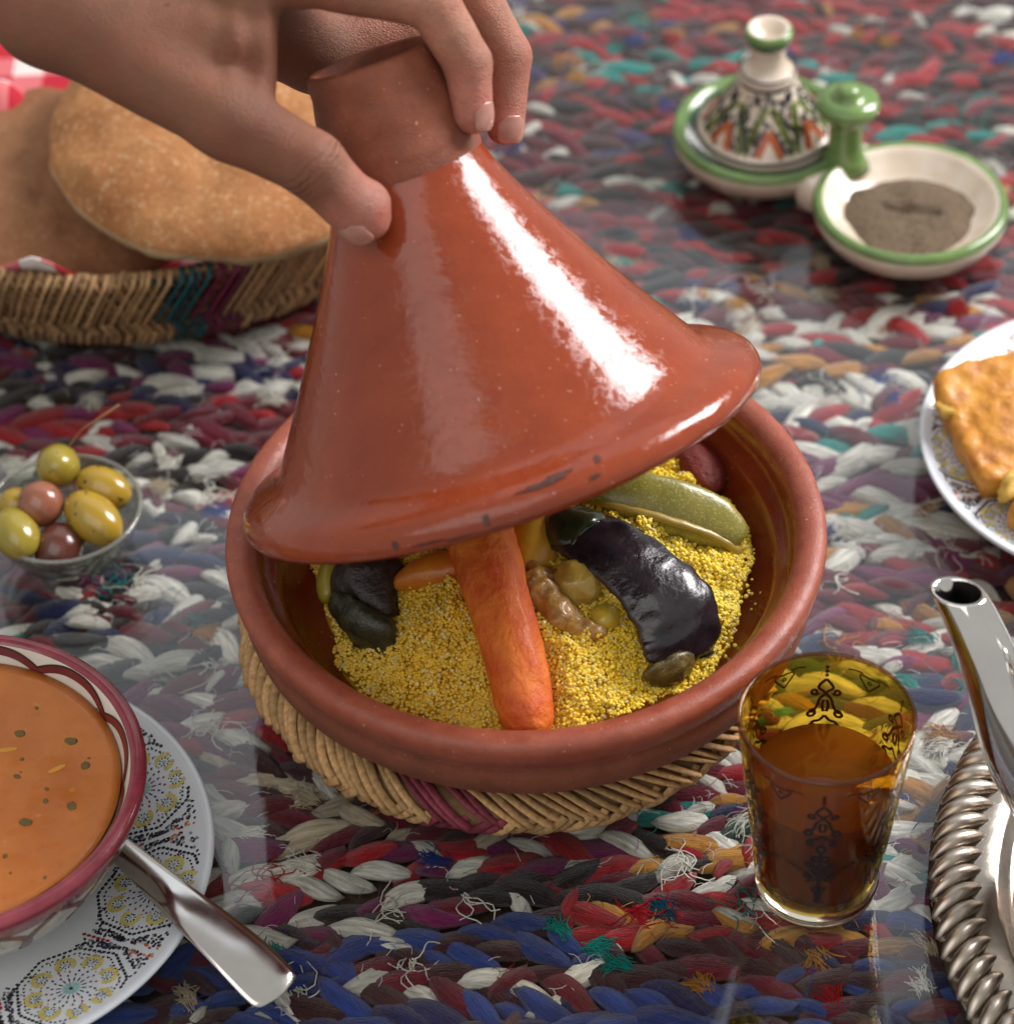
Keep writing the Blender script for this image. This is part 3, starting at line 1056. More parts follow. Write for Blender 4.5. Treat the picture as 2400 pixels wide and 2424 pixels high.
def motif():
    """one pendant of printed scrolls; (x across, z up) in cm"""
    L = []
    for s in (1, -1):
        f = lambda pts: [(s * x, z) for x, z in pts]
        L.append(f([(0, 8.35), (.2, 8.1), (.28, 7.9), (.1, 7.75), (.0, 7.6)]))
        L.append(f(spiral(.42, 7.72, .17, 200, 1.1)))
        L.append(f([(0, 7.6), (.22, 7.35), (.3, 7.0), (.46, 6.75), (.62, 6.8)]))
        L.append(f(spiral(.55, 6.62, .2, 90, 1.2)))
        L.append(f([(.06, 7.3), (.12, 7.0), (.05, 6.7)]))
        L.append(f([(0, 6.5), (.2, 6.25), (.42, 6.2), (.56, 6.02)]))
        L.append(f(spiral(.44, 5.9, .17, 30, 1.1)))
        L.append(f([(0, 5.9), (.16, 5.6), (0, 5.3)]))
        # lower pendant
        L.append(f([(0, 4.55), (.3, 4.15), (0, 3.75), (0, 3.76)]))
        L.append(f([(0, 4.36), (.15, 4.15), (0, 3.94)]))
        L.append(f(spiral(.42, 4.55, .19, 180, 1.2)))
        L.append(f(spiral(.46, 3.8, .17, 170, 1.15)))
        L.append(f([(.0, 3.75), (.22, 3.5), (.36, 3.5), (.46, 3.36)]))
        L.append(f([(0, 3.2), (.13, 3.0), (.24, 3.02), (.2, 2.8), (0, 2.62)]))
        L.append(f(arc(.17, 4.95, .16, 0, 360)))
        L.append(f([(0, 2.62), (.12, 2.45), (.04, 2.3), (.12, 2.15), (0, 1.98)]))
    for z in (8.55, 8.75, 8.95):
        L.append(arc(0, z, .025, 0, 360, 6))
    L += [[(0, 5.3), (0, 4.55)], [(0, 3.75), (0, 2.0)]]
    return L


def ribbon_on(rfun, th0, c, pts, w, off=.012, sgn=1):
    P = spline(pts, max(len(pts) * 2, 6))
    r = rfun(P[:, 1])
    th = th0 + P[:, 0] / r
    T = np.gradient(P, axis=0)
    T /= np.linalg.norm(T, axis=1)[:, None] + 1e-9
    Nn = np.stack([-T[:, 1], T[:, 0]], -1) * w
    V = []
    for s in (1, -1):
        q = P + s * Nn
        rr = rfun(q[:, 1]) + off
        t = th0 + q[:, 0] / r
        V.append(np.stack([rr * np.cos(t), rr * np.sin(t), q[:, 1]], -1))
    n = len(P)
    return np.vstack(V) + A(*c), [(i, i + 1, n + i + 1, n + i) for i in range(n - 1)]


mot = motif()
for k in range(6):
    th0 = R_(-97 + 60 * k)
    V, F = join([ribbon_on(glass_r, th0, GC, pts, .062) for pts in mot])
    mk('printed_scroll', V, F, black_print, parent=tg)
parts = []
for k in range(6):
    th0 = R_(-67 + 60 * k)
    for s in (1, -1):
        parts.append(ribbon_on(glass_r, th0, GC, [(0, 8.2), (s * .45, 8.85), (0, 8.85)], .04))
        # leafy garland between the pendants
        for q in range(5):
            x = s * (1.25 - .26 * q)
            z = 4.6 - .32 * (5 - q) * .55
            parts.append(ribbon_on(glass_r, th0, GC, [(x - .12, z), (x, z + .1), (x + .12, z), (x, z - .1), (x - .12, z)], .035))
    parts.append(ribbon_on(glass_r, th0, GC, [(-.9, 8.98), (-.6, 9.02), (-.3, 8.98)], .035))
    parts.append(ribbon_on(glass_r, th0, GC, [(.3, 8.98), (.6, 9.02), (.9, 8.98)], .035))
    parts.append(ribbon_on(glass_r, th0, GC, arc(0, 8.62, .07, 0, 360), .03))
V, F = join(parts)
mk('printed_border', V, F, black_print, parent=tg)['kind'] = 'stuff'

# ------------------------------------------------------------------ silver tray and teapot
silver = M('silver', (.36, .32, .275), (.24, .21, .175), .5, rough=.15, r2=.27, metal=1, bmp=.06, bs=3, bd=.1)
SC = (30.9, -14.5, 0)
st = thing('silver_tray', 'round silver tray with a rope twist rim at the right edge', 'tray', SC)
prof = [(0, .14), (11.6, .14), (11.75, .2), (11.9, .42), (12.1, .46), (12.75, .46), (12.95, .55), (13.25, 1.0), (13.5, 1.12), (14.3, 1.14), (14.9, 1.12), (14.9, .95), (14.0, .92), (13.3, .7), (13.0, .3), (12, .04), (0, .02)]
V, F, _ = lathe(prof, 128, SC)
mk('tray_plate', V, F, silver, parent=st)
g = []
for t in np.linspace(0, 1, 13):
    a = math.pi * (1 - t)
    g.append((15.25 + .85 * math.cos(a) * .9, 1.12, .55 * math.sin(a)))
lob = []
pp = spline([(13.95, -.72, 1.0), (14.4, -.5, 1.25), (15.0, -.05, 1.42), (15.55, .42, 1.28), (15.95, .82, .95)], 11)
v, f = tube(pp, [.16, .3, .4, .36, .16], 8) if False else tube(pp, spline(np.array([[.08], [.26], [.36], [.32], [.12]]), 11)[:, 0], 10)
gm = mkdata('rim_lobe', v, f, M('silver_satin', (.50, .445, .38), (.38, .33, .275), .8, rough=.3, r2=.42, metal=1))
NL = 104
for k in range(NL):
    a = 2 * math.pi * k / NL
    o = bpy.data.objects.new('rim_lobe', gm)
    if not (math.pi * .42 < a < math.pi * 1.5):
        continue                       # the far side of the tray lies outside the picture
    COL.objects.link(o)
    o.parent = st
    o.rotation_euler = (0, 0, a)
V, F, _ = lathe([(14.5, 1.0), (14.9, .85), (15.5, .75), (15.95, .8), (16.05, .95), (15.7, 1.05), (15.2, 1.15), (14.8, 1.2)], 128, SC, closed=True)
mk('rim_band', V, F, silver, parent=st)

chrome = M('polished_steel', (.82, .80, .77), (.74, .72, .70), .4, rough=.07, r2=.14, metal=1)
tp = thing('teapot', 'polished silver teapot with its spout reaching in at the right', 'teapot', (27.2, -14.2, .15))
prof = [(0, .15), (4.6, .15), (4.9, .5), (6.2, 2.2), (6.9, 4.5), (6.6, 7), (5.2, 9.4), (3.9, 11), (3.6, 12), (3.9, 12.4), (2.9, 13.6), (1.2, 14.6), (.5, 15.2), (.8, 15.9), (0, 16.4)]
V, F, _ = lathe(prof, 64, (27.2, -14.2, 0))
mk('body', V, F, chrome, parent=tp)
path = spline([(21.8, -12.6, 3.4), (19.6, -11.75, 5.0), (18.25, -11.35, 7.0), (17.5, -10.8, 9.0), (16.85, -10.0, 10.8), (16.2, -9.15, 12.2), (15.75, -8.6, 13.0)], 40)
rad = spline(np.array([[2.1], [1.75], [1.42], [1.24], [1.1], [.98], [.88]]), 40)[:, 0]
n = 28
Vo, Fo = tube(path, rad, n, False)
Vi, Fi = tube(path[-9:], rad[-9:] * .86, n, False)
cut = A(-.35, -.35, .55)
# slant the mouth
ax = path[-1] - path[-3]
ax /= np.linalg.norm(ax)
side = A(.55, -.45, .3)


def slant(Vv, m):
    for i in range(m - 7, m):
        w_ = (i - (m - 8)) / 7
        for k in range(n):
            q = Vv[i * n + k] - path[len(path) - m + i]
            Vv[i * n + k] += ax * (q @ (side / np.linalg.norm(side))) * -.75 * w_
    return Vv


Vo = slant(Vo, 40)
Vi = slant(Vi, 9)
a = np.arange(n)
Vo = Vo.copy()
V = np.vstack([Vo, Vi])
b0 = len(Vo)
F = Fo + [tuple(i + b0 for i in reversed(q)) for q in Fi]
e0, e1 = 39 * n, b0 + 8 * n
F += [(e0 + k, e0 + (k + 1) % n, e1 + (k + 1) % n, e1 + k) for k in range(n)]
mk('spout', V, F, chrome, parent=tp)
V, F = tube(spline([(33.5, -15.6, 10.2), (37, -16.4, 10.5), (38.5, -16.7, 7), (36.5, -16.3, 3.8), (33.6, -15.6, 3.6)], 24), .5, 10)
mk('handle', V, F, chrome, parent=tp)

# ------------------------------------------------------------------ twin spice dish
cream = M('cream_glaze', (.72, .64, .53), (.62, .52, .40), .6, rough=.18, r2=.28, coat=.3)
green = M('green_glaze', (.16, .26, .075), (.10, .19, .055), .8, rough=.16, coat=.3)
dgreen = M('dark_green_glaze', (.03, .085, .05), (.05, .12, .07), .8, rough=.16, coat=.3)
print_col = M_col('painted_glaze', .22, 'col', var=.15, spec=.5)
DL, DR = (13.0, 34.9), (19.55, 28.4)
sd = thing('spice_dish', 'green and cream twin spice dish with a green handle, behind the tagine', 'spice dish', (16.3, 31.6, 0))


def small_dish(c, R, left):
    pr = [(0, .08), (R * .66, .08), (R * .74, .2), (R * .9, .75), (R * .985, 1.5), (R * 1.0, 1.95), (R * .965, 2.28), (R * .9, 2.25), (R * .84, 2.0), (R * .72, 1.35), (R * .5, .9), (0, .8)]
    V, F, sg = lathe(pr, 80, (*c, 0))
    mi = [0 if s < 5 else 1 if s < 7 else (1 if left else 0) if s < 8 else (2 if left and s < 10 else 0) for s in sg]
    return mk('bowl', V, F, [cream, green, dgreen], parent=sd, midx=mi)


small_dish(DL, 4.6, True)
small_dish(DR, 4.75, False)


def web_sdf(P):
    d = caps(P, (15.4, 30.9, 1.1), (17.4, 32.6, 1.1), 1.25, 1.25)
    d = np.maximum(d, np.abs(P[:, 2] - 1.2) - .85)
    for c, R in ((DL, 4.35), (DR, 4.5)):
        d = np.maximum(d, R - np.hypot(P[:, 0] - c[0], P[:, 1] - c[1]))
    return d


V, F = sdf_mesh(web_sdf, (12, 27.5, .1), (21, 36, 2.6), .14)
mk('bridge', V, F, cream, parent=sd)
V, F, _ = lathe([(0, 1.6), (1.35, 1.6), (1.05, 2.2), (.85, 3.0), (.85, 4.2), (1.0, 4.7), (1.5, 5.0), (1.62, 5.3), (1.5, 5.6), (1.0, 5.75), (.62, 5.8), (.6, 6.1), (.4, 6.3), (0, 6.35)], 48, (16.75, 32.2, 0))
mk('handle', V, F, green, parent=sd)
pm_, t_, p_, _ = nt('ground_spice')
v_ = vec_cm(t_)
t_.links.new(ramp(t_, noise(t_, v_, 5, 6, .75), [(.3, (.050, .034, .022)), (.7, (.25, .18, .11))]), p_.inputs['Base Color'])
p_.inputs['Roughness'].default_value = .95
bump(t_, p_, noise(t_, v_, 7, 5, .7), 1.0, .15)
n, m = 64, 24
V, F = [(DR[0], DR[1] - .15, 1.75)], []
for i in range(1, m + 1):
    for k in range(n):
        a = 2 * math.pi * k / n
        r = 3.25 * i / m * (1 + .04 * math.sin(3 * a) + .03 * math.sin(8 * a))
        V.append((DR[0] + r * math.cos(a), DR[1] - .1 + r * math.sin(a), 1.62 - .42 * (i / m) ** 3))
V = np.array(V)
V[:, 2] += .13 * fbm(V, .8, 3, 4)
sc_ = (V[:, 0] - DR[0]) * .25 + (V[:, 1] - DR[1] - .1)
V[:, 2] -= .32 * np.exp(-(sc_ / .28) ** 2) * (np.abs(V[:, 0] - DR[0]) < 1.4)
F = [(0, 1 + k, 1 + (k + 1) % n) for k in range(n)] + [(1 + i * n + k, 1 + (i + 1) * n + k, 1 + (i + 1) * n + (k + 1) % n, 1 + i * n + (k + 1) % n) for i in range(m - 1) for k in range(n)]
tag(mk('ground_spice', V, F, pm_, loc=(DR[0], DR[1], 1)), 'grey brown ground spice in the open half of the twin dish', 'spice', kind='stuff')

ml = thing('tagine_ornament', 'little painted ceramic tagine cover on the closed half of the twin dish', 'ceramic cover', (13.05, 34.6, 1.9))
MC = (13.05, 34.6, 0)
pr = [(2.6, 1.9), (3.35, 2.0), (3.5, 2.25), (3.42, 2.5), (3.2, 2.62)]
V, F, _ = lathe(pr, 72, MC)
mk('rim', V, F, cream, parent=ml)
CP = [(3.2, 2.62), (2.8, 3.2), (2.2, 4.0), (1.68, 4.75), (1.32, 5.4)]
V, F, _ = lathe(CP + [(1.3, 5.45)], 72, MC)
mk('cone', V, F, cream, parent=ml)
V, F, _ = lathe([(1.28, 5.4), (1.42, 5.5), (1.45, 5.7), (1.3, 5.9), (1.05, 6.05), (.9, 6.4), (.85, 6.9), (.95, 7.4)], 48, MC)
mk('neck', V, F, cream, parent=ml)
V, F, sg = lathe([(.95, 7.4), (1.1, 7.6), (1.22, 7.9), (1.2, 8.15), (1.02, 8.3), (.8, 8.22), (.62, 7.9), (0, 7.5)], 48, MC)
mk('finial', V, F, [green, cream, dgreen], parent=ml, midx=[2 if s < 2 else 0 if s < 4 else 1 for s in sg])


def cone_r(z):
    return np.interp(z, [p[1] for p in CP], [p[0] for p in CP])


parts, cols = [], []


def paint(th, pts, w, c, rf=cone_r, cc=MC, off=.015):
    v, f = ribbon_on(rf, th, cc, pts, w, off)
    parts.append((v, f))
    cols.append(np.tile(c, (len(v), 1)))


BK, OR, GR, NV = (.02, .02, .025), (.45, .10, .025), (.12, .15, .03), (.02, .025, .05)
pr_ = random.Random(3)
for k in range(7):
    th = R_(-92 + 360 / 7 * k)
    for s in (1, -1):
        paint(th, [(s * 1.3, 2.75), (s * .7, 3.8), (s * .15, 4.7)], .2, GR)
        for q in range(26):
            x0, z0 = s * pr_.uniform(.2, 1.3), pr_.uniform(2.8, 5.1)
            paint(th, [(x0, z0), (x0 + pr_.uniform(-.3, .3), z0 + pr_.uniform(-.4, .4))], .075, BK, off=.02)
        paint(th, [(s * .58, 2.72), (s * .3, 3.25), (0, 3.75)], .17, OR, off=.025)
        paint(th, [(s * .8, 2.75), (s * .42, 3.5), (0, 4.1)], .05, BK, off=.03)
V, F = join(parts)
mk('painted_pattern', V, F, print_col, parent=ml, col=np.vstack(cols), smooth=False)
for (r, z, w) in ((3.43, 2.52, .1), (1.36, 5.4, .09), (1.32, 5.88, .07)):
    V, F, _ = lathe([(r + .03, z - w), (r + .06, z), (r + .0, z + w)], 60, MC)
    mk('painted_band', V, F, M('navy_glaze', NV, rough=.2) if 'navy_glaze' not in bpy.data.materials else bpy.data.materials['navy_glaze'], parent=ml)

# ------------------------------------------------------------------ printed porcelain (saucer and dessert plate)
porcelain = M('porcelain', (.74, .79, .84), (.68, .73, .78), .3, rough=.12, coat=.3)
ink = M_col('printed_ink', .2, 'col', var=.1, spec=.5)
INK = dict(k=(.012, .013, .02), y=(.60, .52, .16), t=(.28, .50, .50), r=(.36, .02, .03), n=(.03, .035, .14), o=(.55, .15, .04), g=(.25, .26, .28))


def plate_prof(R):
    k = R / 10.0
    return [(0, .12), (5.2 * k, .12), (5.5 * k, .02), (5.9 * k, .05), (6.3 * k, .35), (9.5 * k, 1.35), (9.95 * k, 1.62), (10.0 * k, 1.78), (9.86 * k, 1.86), (9.6 * k, 1.74), (9.2 * k, 1.56), (6.2 * k, .72), (5.4 * k, .5), (0, .45)]


def printed_plate(root, c, R, med, rot, only):
    k = R / 10.0
    V, F, _ = lathe(plate_prof(R), 128, (*c, 0))
    mk('dish', V, F, porcelain, parent=root)
    zf = lambda r: np.interp(r, [0, 5.4 * k, 6.2 * k, 9.2 * k, 9.6 * k], [.45, .5, .72, 1.56, 1.74]) + .012
    pr = random.Random(8)
    for q in range(med):
        a0 = R_(rot + 360 / med * q)
        if not only(math.degrees(a0)):
            continue
        er, et = A(math.cos(a0), math.sin(a0)), A(-math.sin(a0), math.cos(a0))
        VV, FF, CC = [], [], []

        def dot(x, y, w, h, ang, ch):
            # x across, y along the radius from the medallion centre
            n = 6
            x, y = (x * 1.12, y * 1.12) if med_on else (x, y)
            r0 = 7.75 * k + y
            p0 = []
            for j in range(n):
                b = 2 * math.pi * j / n
                ex, ey = 1.5 * w * math.cos(b), 1.5 * h * math.sin(b)
                px = x + ex * math.cos(ang) - ey * math.sin(ang)
                py = r0 + ex * math.sin(ang) + ey * math.cos(ang)
                p = er * py + et * px
                r = math.hypot(*p)
                p0.append((c[0] + p[0], c[1] + p[1], float(zf(r))))
            if max(math.hypot(p[0] - c[0], p[1] - c[1]) for p in p0) > 9.45 * k:
                return
            FF.append(tuple(range(len(VV), len(VV) + n)))
            VV.extend(p0)
            CC.extend([np.array(INK[ch]) * pr.uniform(.85, 1.15)] * n)
        med_on = True
        hexp = [(0, 2.0), (1.55, 1.15), (1.95, -.2), (1.25, -1.55), (0, -2.05), (-1.25, -1.55), (-1.95, -.2), (-1.55, 1.15)]
        for sc_, sp, w, h, ch in ((1.0, .17, .065, .05, 'k'), (.88, .17, .04, .035, 'k')):
            for j in range(8):
                (xa, ya), (xb, yb) = hexp[j], hexp[(j + 1) % 8]
                L = math.hypot(xb - xa, yb - ya) * sc_
                m = max(2, int(L / sp))
                ag = math.atan2(yb - ya, xb - xa)
                for i in range(m):
                    t = (i + .5) / m
                    dot((xa + (xb - xa) * t) * sc_ * k, (ya + (yb - ya) * t) * sc_ * k, w, h, ag, ch)
        for j in range(16):
            b = 2 * math.pi * j / 16
            dot(.2 * math.cos(b), .2 * math.sin(b), .12, .035, b, 't')
            dot(.45 * math.cos(b), .45 * math.sin(b), .08, .025, b, 'k' if j % 2 else 'n')
            dot(.68 * math.cos(b), .68 * math.sin(b), .05, .03, b, 'n')
            dot(.86 * math.cos(b + .1), .86 * math.sin(b + .1), .045, .035, b, 'r' if j % 4 < 2 else 'k')
        dot(0, 0, .1, .06, 0, 'k')
        for j in range(8):
            b = 2 * math.pi * j / 8 + .39
            cx, cy = 1.26 * math.cos(b), 1.26 * math.sin(b)
            for i in range(13):
                e = b + R_(-125 + 250 * i / 12)
                dot(cx + .30 * math.cos(e), cy + .30 * math.sin(e), .075, .075, e, 'y')
            for i in range(9):
                e = 2 * math.pi * i / 9
                dot(cx + .17 * math.cos(e), cy + .17 * math.sin(e), .035, .022, e, 'k')
            dot(cx, cy, .06, .06, 0, 't')
            for i in range(3):
                dot(cx * 1.33 + pr.uniform(-.14, .14), cy * 1.33 + pr.uniform(-.14, .14), .035, .035, 0, 'k')
        for i in range(150):
            b = pr.uniform(0, 6.283)
            rr0 = pr.uniform(.95, 1.75)
            dot(rr0 * math.cos(b), rr0 * math.sin(b), pr.uniform(.02, .035), .022, b, pr.choice('kknr'))
        med_on = False
        half = math.pi / med
        for i in range(300):
            s = pr.choice((1, -1))
            y = pr.uniform(-2.0, 1.6) * k
            lim = (7.75 * k + y) * math.tan(half) - .12
            edge = np.interp(y / k, [-2.05, -1.55, -.2, 1.15, 2.0], [.1, 1.45, 2.25, 1.8, .2]) * k + .22
            if edge < lim:
                x = pr.uniform(edge, lim)
                ch = pr.choice('kkkkng') if abs(x) < lim - .25 or y < 0 else pr.choice('oorkkt')
                dot(s * x, y, pr.uniform(.035, .07), .04, pr.uniform(0, 3), ch)
        for i in range(6):
            y = (-2.2 + .22 * i) * k
            dot((7.75 * k + y) * math.tan(half) * .98, y, .05, .075, -half, 'r')
        o = mk('printed_medallion', np.array(VV), FF, ink, parent=root, col=np.array(CC), smooth=False)


SA = (-22.7, -9.9)
sau = thing('saucer', 'white saucer printed with mosaic medallions under the soup bowl', 'saucer', (*SA, 0))
printed_plate(sau, SA, 10.0, 9, -52, lambda a: -105 < (a + 180) % 360 - 180 < 80)

# soup bowl
bowl_white = M('bowl_glaze', (.70, .66, .58), (.62, .56, .46), .8, rough=.15, coat=.3)
rasp = M('raspberry_glaze', (.30, .045, .065), (.20, .02, .035), .8, rough=.15, r2=.25, coat=.4, bmp=.15, bs=2, bd=.1)
BC = (-22.62, -9.9, 0)
sb = thing('soup_bowl', 'white soup bowl with a raspberry red rim, standing on the saucer', 'bowl', (BC[0], BC[1], .5))
prof = [(0, .75), (3.3, .75), (3.5, .52), (3.8, .52), (4.0, .9), (4.9, 1.5), (6.1, 2.7), (6.95, 4.1), (7.4, 5.2), (7.62, 5.75), (7.76, 6.1), (7.77, 6.35), (7.62, 6.5), (7.35, 6.53), (7.16, 6.42), (7.0, 6.15), (6.78, 5.7), (6.55, 5.2), (5.6, 3.4), (4, 1.7), (0, 1.2)]
V, F, sg = lathe(prof, 128, BC, wob=.004, seed=4)
mk('body', V, F, [bowl_white, rasp], parent=sb, midx=[1 if 8 <= s < 14 else 0 for s in sg])
dark_red = M('dark_red_paint', (.13, .012, .012), (.18, .02, .016), 1, rough=.2)
brown_line = M('brown_line', (.03, .008, .006), rough=.25)
rin = lambda z: np.interp(z, [5.2, 5.7, 6.15, 6.42], [6.55, 6.78, 7.0, 7.16]) - .03
NSC = 11
for k in range(NSC):
    th = 2 * math.pi * (k + .45) / NSC
    w = 6.9 * math.pi / NSC
    pts = [(w * x, 5.76 + .48 * (1 - abs(x) ** 2.4)) for x in np.linspace(-1, 1, 15)]
    v, f = ribbon_on(rin, th, BC, pts, .16, 0)
    mk('painted_scallop', v, f, dark_red, parent=sb)
    p1 = ribbon_on(lambda z: rin(z) - .012, th, BC, [(x, z + .15) for x, z in pts], .035, 0)
    mk('painted_scallop_line', *p1, brown_line, parent=sb)
rout = lambda z: np.interp(z, [1.5, 2.7, 4.1, 5.2, 5.75], [4.9, 6.1, 6.95, 7.4, 7.62])
petal = M('plum_paint', (.13, .03, .035), (.20, .07, .07), 1.2, rough=.2)
for k in range(18):
    th = 2 * math.pi * k / 18
    pa = [ribbon_on(rout, th, BC, [(0, 1.9), (.05, 3.0), (.0, 4.3)], .22)]
    for s in (1, -1):
        pa.append(ribbon_on(rout, th, BC, [(0, 4.1), (s * .35, 4.7), (s * 1.15, 5.35)], .15))
    v, f = join(pa)
    mk('painted_stem', v, f, petal, parent=sb)

# soup
sm_, t_, p_, _ = nt('harira')
v_ = vec_cm(t_)
c_ = ramp(t_, noise(t_, v_, .35, 5, .6), [(.3, (.56, .185, .034)), (.7, (.44, .125, .022))])
c_ = mixc(t_, ramp(t_, noise(t_, v_, 2.6, 3), [(.62, 0), (.7, .4)]), c_, (.36, .12, .02))
t_.links.new(c_, p_.inputs['Base Color'])
t_.links.new(ramp(t_, noise(t_, v_, 1.1, 4), [(.35, .16), (.65, .4)]), p_.inputs['Roughness'])
c_ = mixc(t_, ramp(t_, noise(t_, v_, 1.7, 2, .4), [(.70, 0), (.73, .6)]), c_, (.62, .26, .03))
t_.links.new(c_, p_.inputs['Base Color'])
bump(t_, p_, noise(t_, v_, 1.2, 4), .12, .1)
V, F, _ = lathe([(0, 5.75), (2, 5.75), (4, 5.74), (6.3, 5.75), (6.74, 5.79), (6.5, 5.3), (0, 5.2)], 96, BC)
soup = mk('soup', V, F, sm_, loc=(BC[0], BC[1], 5.2))
tag(soup, 'smooth orange soup with herb flecks filling the bowl', 'soup')
herb = M('herb', (.10, .075, .015), (.16, .10, .02), 3, rough=.5)
noodle = M('noodle', (.65, .32, .03), (.55, .25, .02), 2, rough=.4)
hr = random.Random(12)
fl = [(-20.0, -7.1), (-18.0, -7.6), (-19.9, -9.3), (-18.7, -10.6), (-20.6, -11.0), (-19.4, -11.6), (-17.7, -10.9), (-17.3, -8.9), (-21.3, -12.7), (-21.5, -6.4)]
for (x, y) in fl + [(-22 + hr.uniform(-4, 5), -9.5 + hr.uniform(-5, 4)) for _ in range(44)]:
    s = hr.uniform(.5, 1) if (x, y) in fl else hr.uniform(.2, .45)
    V, F = sphere((x, y, 5.75), (.26 * s, .20 * s, .03), 10, 6, lambda v: .25 * fbm(v, 1.5, hr.randint(0, 99)), euler(0, 0, hr.uniform(0, 180)))
    mk('herb_fleck', V, F, herb, parent=soup)
for (x, y, a) in ((-20.4, -7.9, 5), (-18.4, -9.0, 30)):
    V, F = sphere((x, y, 5.75), (.42, .12, .04), 12, 6, None, euler(0, 0, a))
    mk('noodle', V, F, noodle, parent=soup)

# spoon
steel = M('cutlery_steel', (.72, .70, .67), (.62, .60, .58), .3, rough=.10, r2=.2, metal=1)
sp = thing('spoon', 'steel spoon resting on the saucer with its handle over the rim', 'spoon', (-13.5, -13, 1.5))


def blade(path, width, thick, n=60, m=16, edge=.5):
    P = spline(path, n)
    W = spline(np.array(width)[:, None], n)[:, 0]
    T_ = np.gradient(P, axis=0)
    T_ /= np.linalg.norm(T_, axis=1)[:, None]
    Sd = np.cross(T_, A(0, 0, 1))
    Sd /= np.linalg.norm(Sd, axis=1)[:, None]
    Up = np.cross(Sd, T_)
    a = np.arange(m) * 2 * math.pi / m
    sx = np.sign(np.cos(a)) * np.abs(np.cos(a)) ** .55
    sz = np.sign(np.sin(a)) * np.abs(np.sin(a)) ** .8
    V = P[:, None] + (W[:, None] * sx)[..., None] * Sd[:, None] + ((thick * sz) - edge * thick * (sx ** 2 - .5))[None, :, None] * Up[:, None]
    V = V.reshape(-1, 3)
    F = [(i * m + k, i * m + (k + 1) % m, (i + 1) * m + (k + 1) % m, (i + 1) * m + k) for i in range(n - 1) for k in range(m)]
    F += [tuple(range(m - 1, -1, -1)), tuple((n - 1) * m + k for k in range(m))]
    return V, F


V, F = blade([(-17.6, -8.5, 1.75), (-16.6, -9.7, 1.95), (-14.05, -12.7, 2.25), (-11.8, -15.05, 2.0), (-10.5, -16.35, 1.55), (-10.1, -16.75, 1.35), (-9.98, -16.87, 1.28)], [.42, .55, .8, 1.05, 1.12, .95, .35], .11)
mk('handle', V, F, steel, parent=sp)
V, F = sphere((-18.9, -6.6, 1.75), (1.3, 2.1, .32), 28, 14, None, euler(0, 0, 42))
V[:, 2] = np.where(V[:, 2] > 1.78, 1.78 - (V[:, 2] - 1.78) * .8, V[:, 2])
mk('spoon_head', V, F, steel, parent=sp)

# ------------------------------------------------------------------ dessert plate
PC = (27.05, 11.2)
dp = thing('dessert_plate', 'white mosaic printed plate with orange cake at the right edge', 'plate', (*PC, 0))
printed_plate(dp, PC, 9.27, 9, 180, lambda a: 85 < a % 360 < 275)
cake_m, t_, p_, _ = nt('orange_cake')
v_ = vec_cm(t_)
c_ = ramp(t_, noise(t_, v_, .8, 6, .65), [(.3, (.70, .34, .025)), (.5, (.60, .25, .02)), (.72, (.36, .11, .015))])
c_ = mixc(t_, ramp(t_, noise(t_, v_, 4.5, 2), [(.7, 0), (.74, 1)]), c_, (.80, .50, .2))
t_.links.new(c_, p_.inputs['Base Color'])
p_.inputs['Roughness'].default_value = .4
p_.inputs['Coat Weight'].default_value = .15
bump(t_, p_, noise(t_, v_, 4, 5, .65), .6, .12)
crumb_m = M('cake_crumb', (.72, .48, .10), (.62, .36, .05), 2, rough=.6, bmp=.6, bs=4, bd=.12)


def slab(c, r, rz, tilt, seed):
    def f(P):
        q = (P - A(*c)) @ np.array(euler(*tilt, rz).to_matrix())
        d = np.maximum(np.maximum(np.abs(q[:, 0]) - r[0], np.abs(q[:, 1]) - r[1]), np.abs(q[:, 2]) - r[2])
        e = np.linalg.norm(np.maximum(np.abs(q) - A(*r) + .45, 0), axis=1) - .45
        return np.maximum(e, d - .2) + .22 * fbm(P, .7, seed, 3) + .09 * vnoise(P, 2.6, seed + 5)
    R = max(r) + 1.2
    return sdf_mesh(f, (c[0] - R, c[1] - R, c[2] - r[2] - 1.8), (c[0] + R, c[1] + R, c[2] + r[2] + 1.8), .16)


ck = thing('cake_slice', 'large orange cake slice dusted with brown on the mosaic plate', 'cake', (22.3, 11.7, 1))
V, F = slab((22.7, 11.9, 2.65), (3.6, 3.3, .85), 12, (14, -6), 3)
mk('crust', V, F, cake_m, parent=ck)
V, F = sphere((19.35, 12.65, 2.9), (.95, .75, .5), 24, 14, lambda v: .25 * fbm(v, 1.6, 5), euler(0, 10, 30))
mk('crumb', V, F, crumb_m, parent=ck)
ck2 = thing('cake_slice', 'smaller dark orange cake slice nearest the viewer on the mosaic plate', 'cake', (23.6, 7.5, 1))
V, F = slab((24.4, 6.4, 2.0), (3.0, 2.1, .8), -35, (0, -4), 13)
mk('crust', V, F, cake_m, parent=ck2)
V, F = sphere((21.7, 8.0, 2.6), (1.5, .65, .55), 26, 14, lambda v: .25 * fbm(v, 1.6, 15), euler(0, 0, 40))
mk('crumb', V, F, crumb_m, parent=ck2)

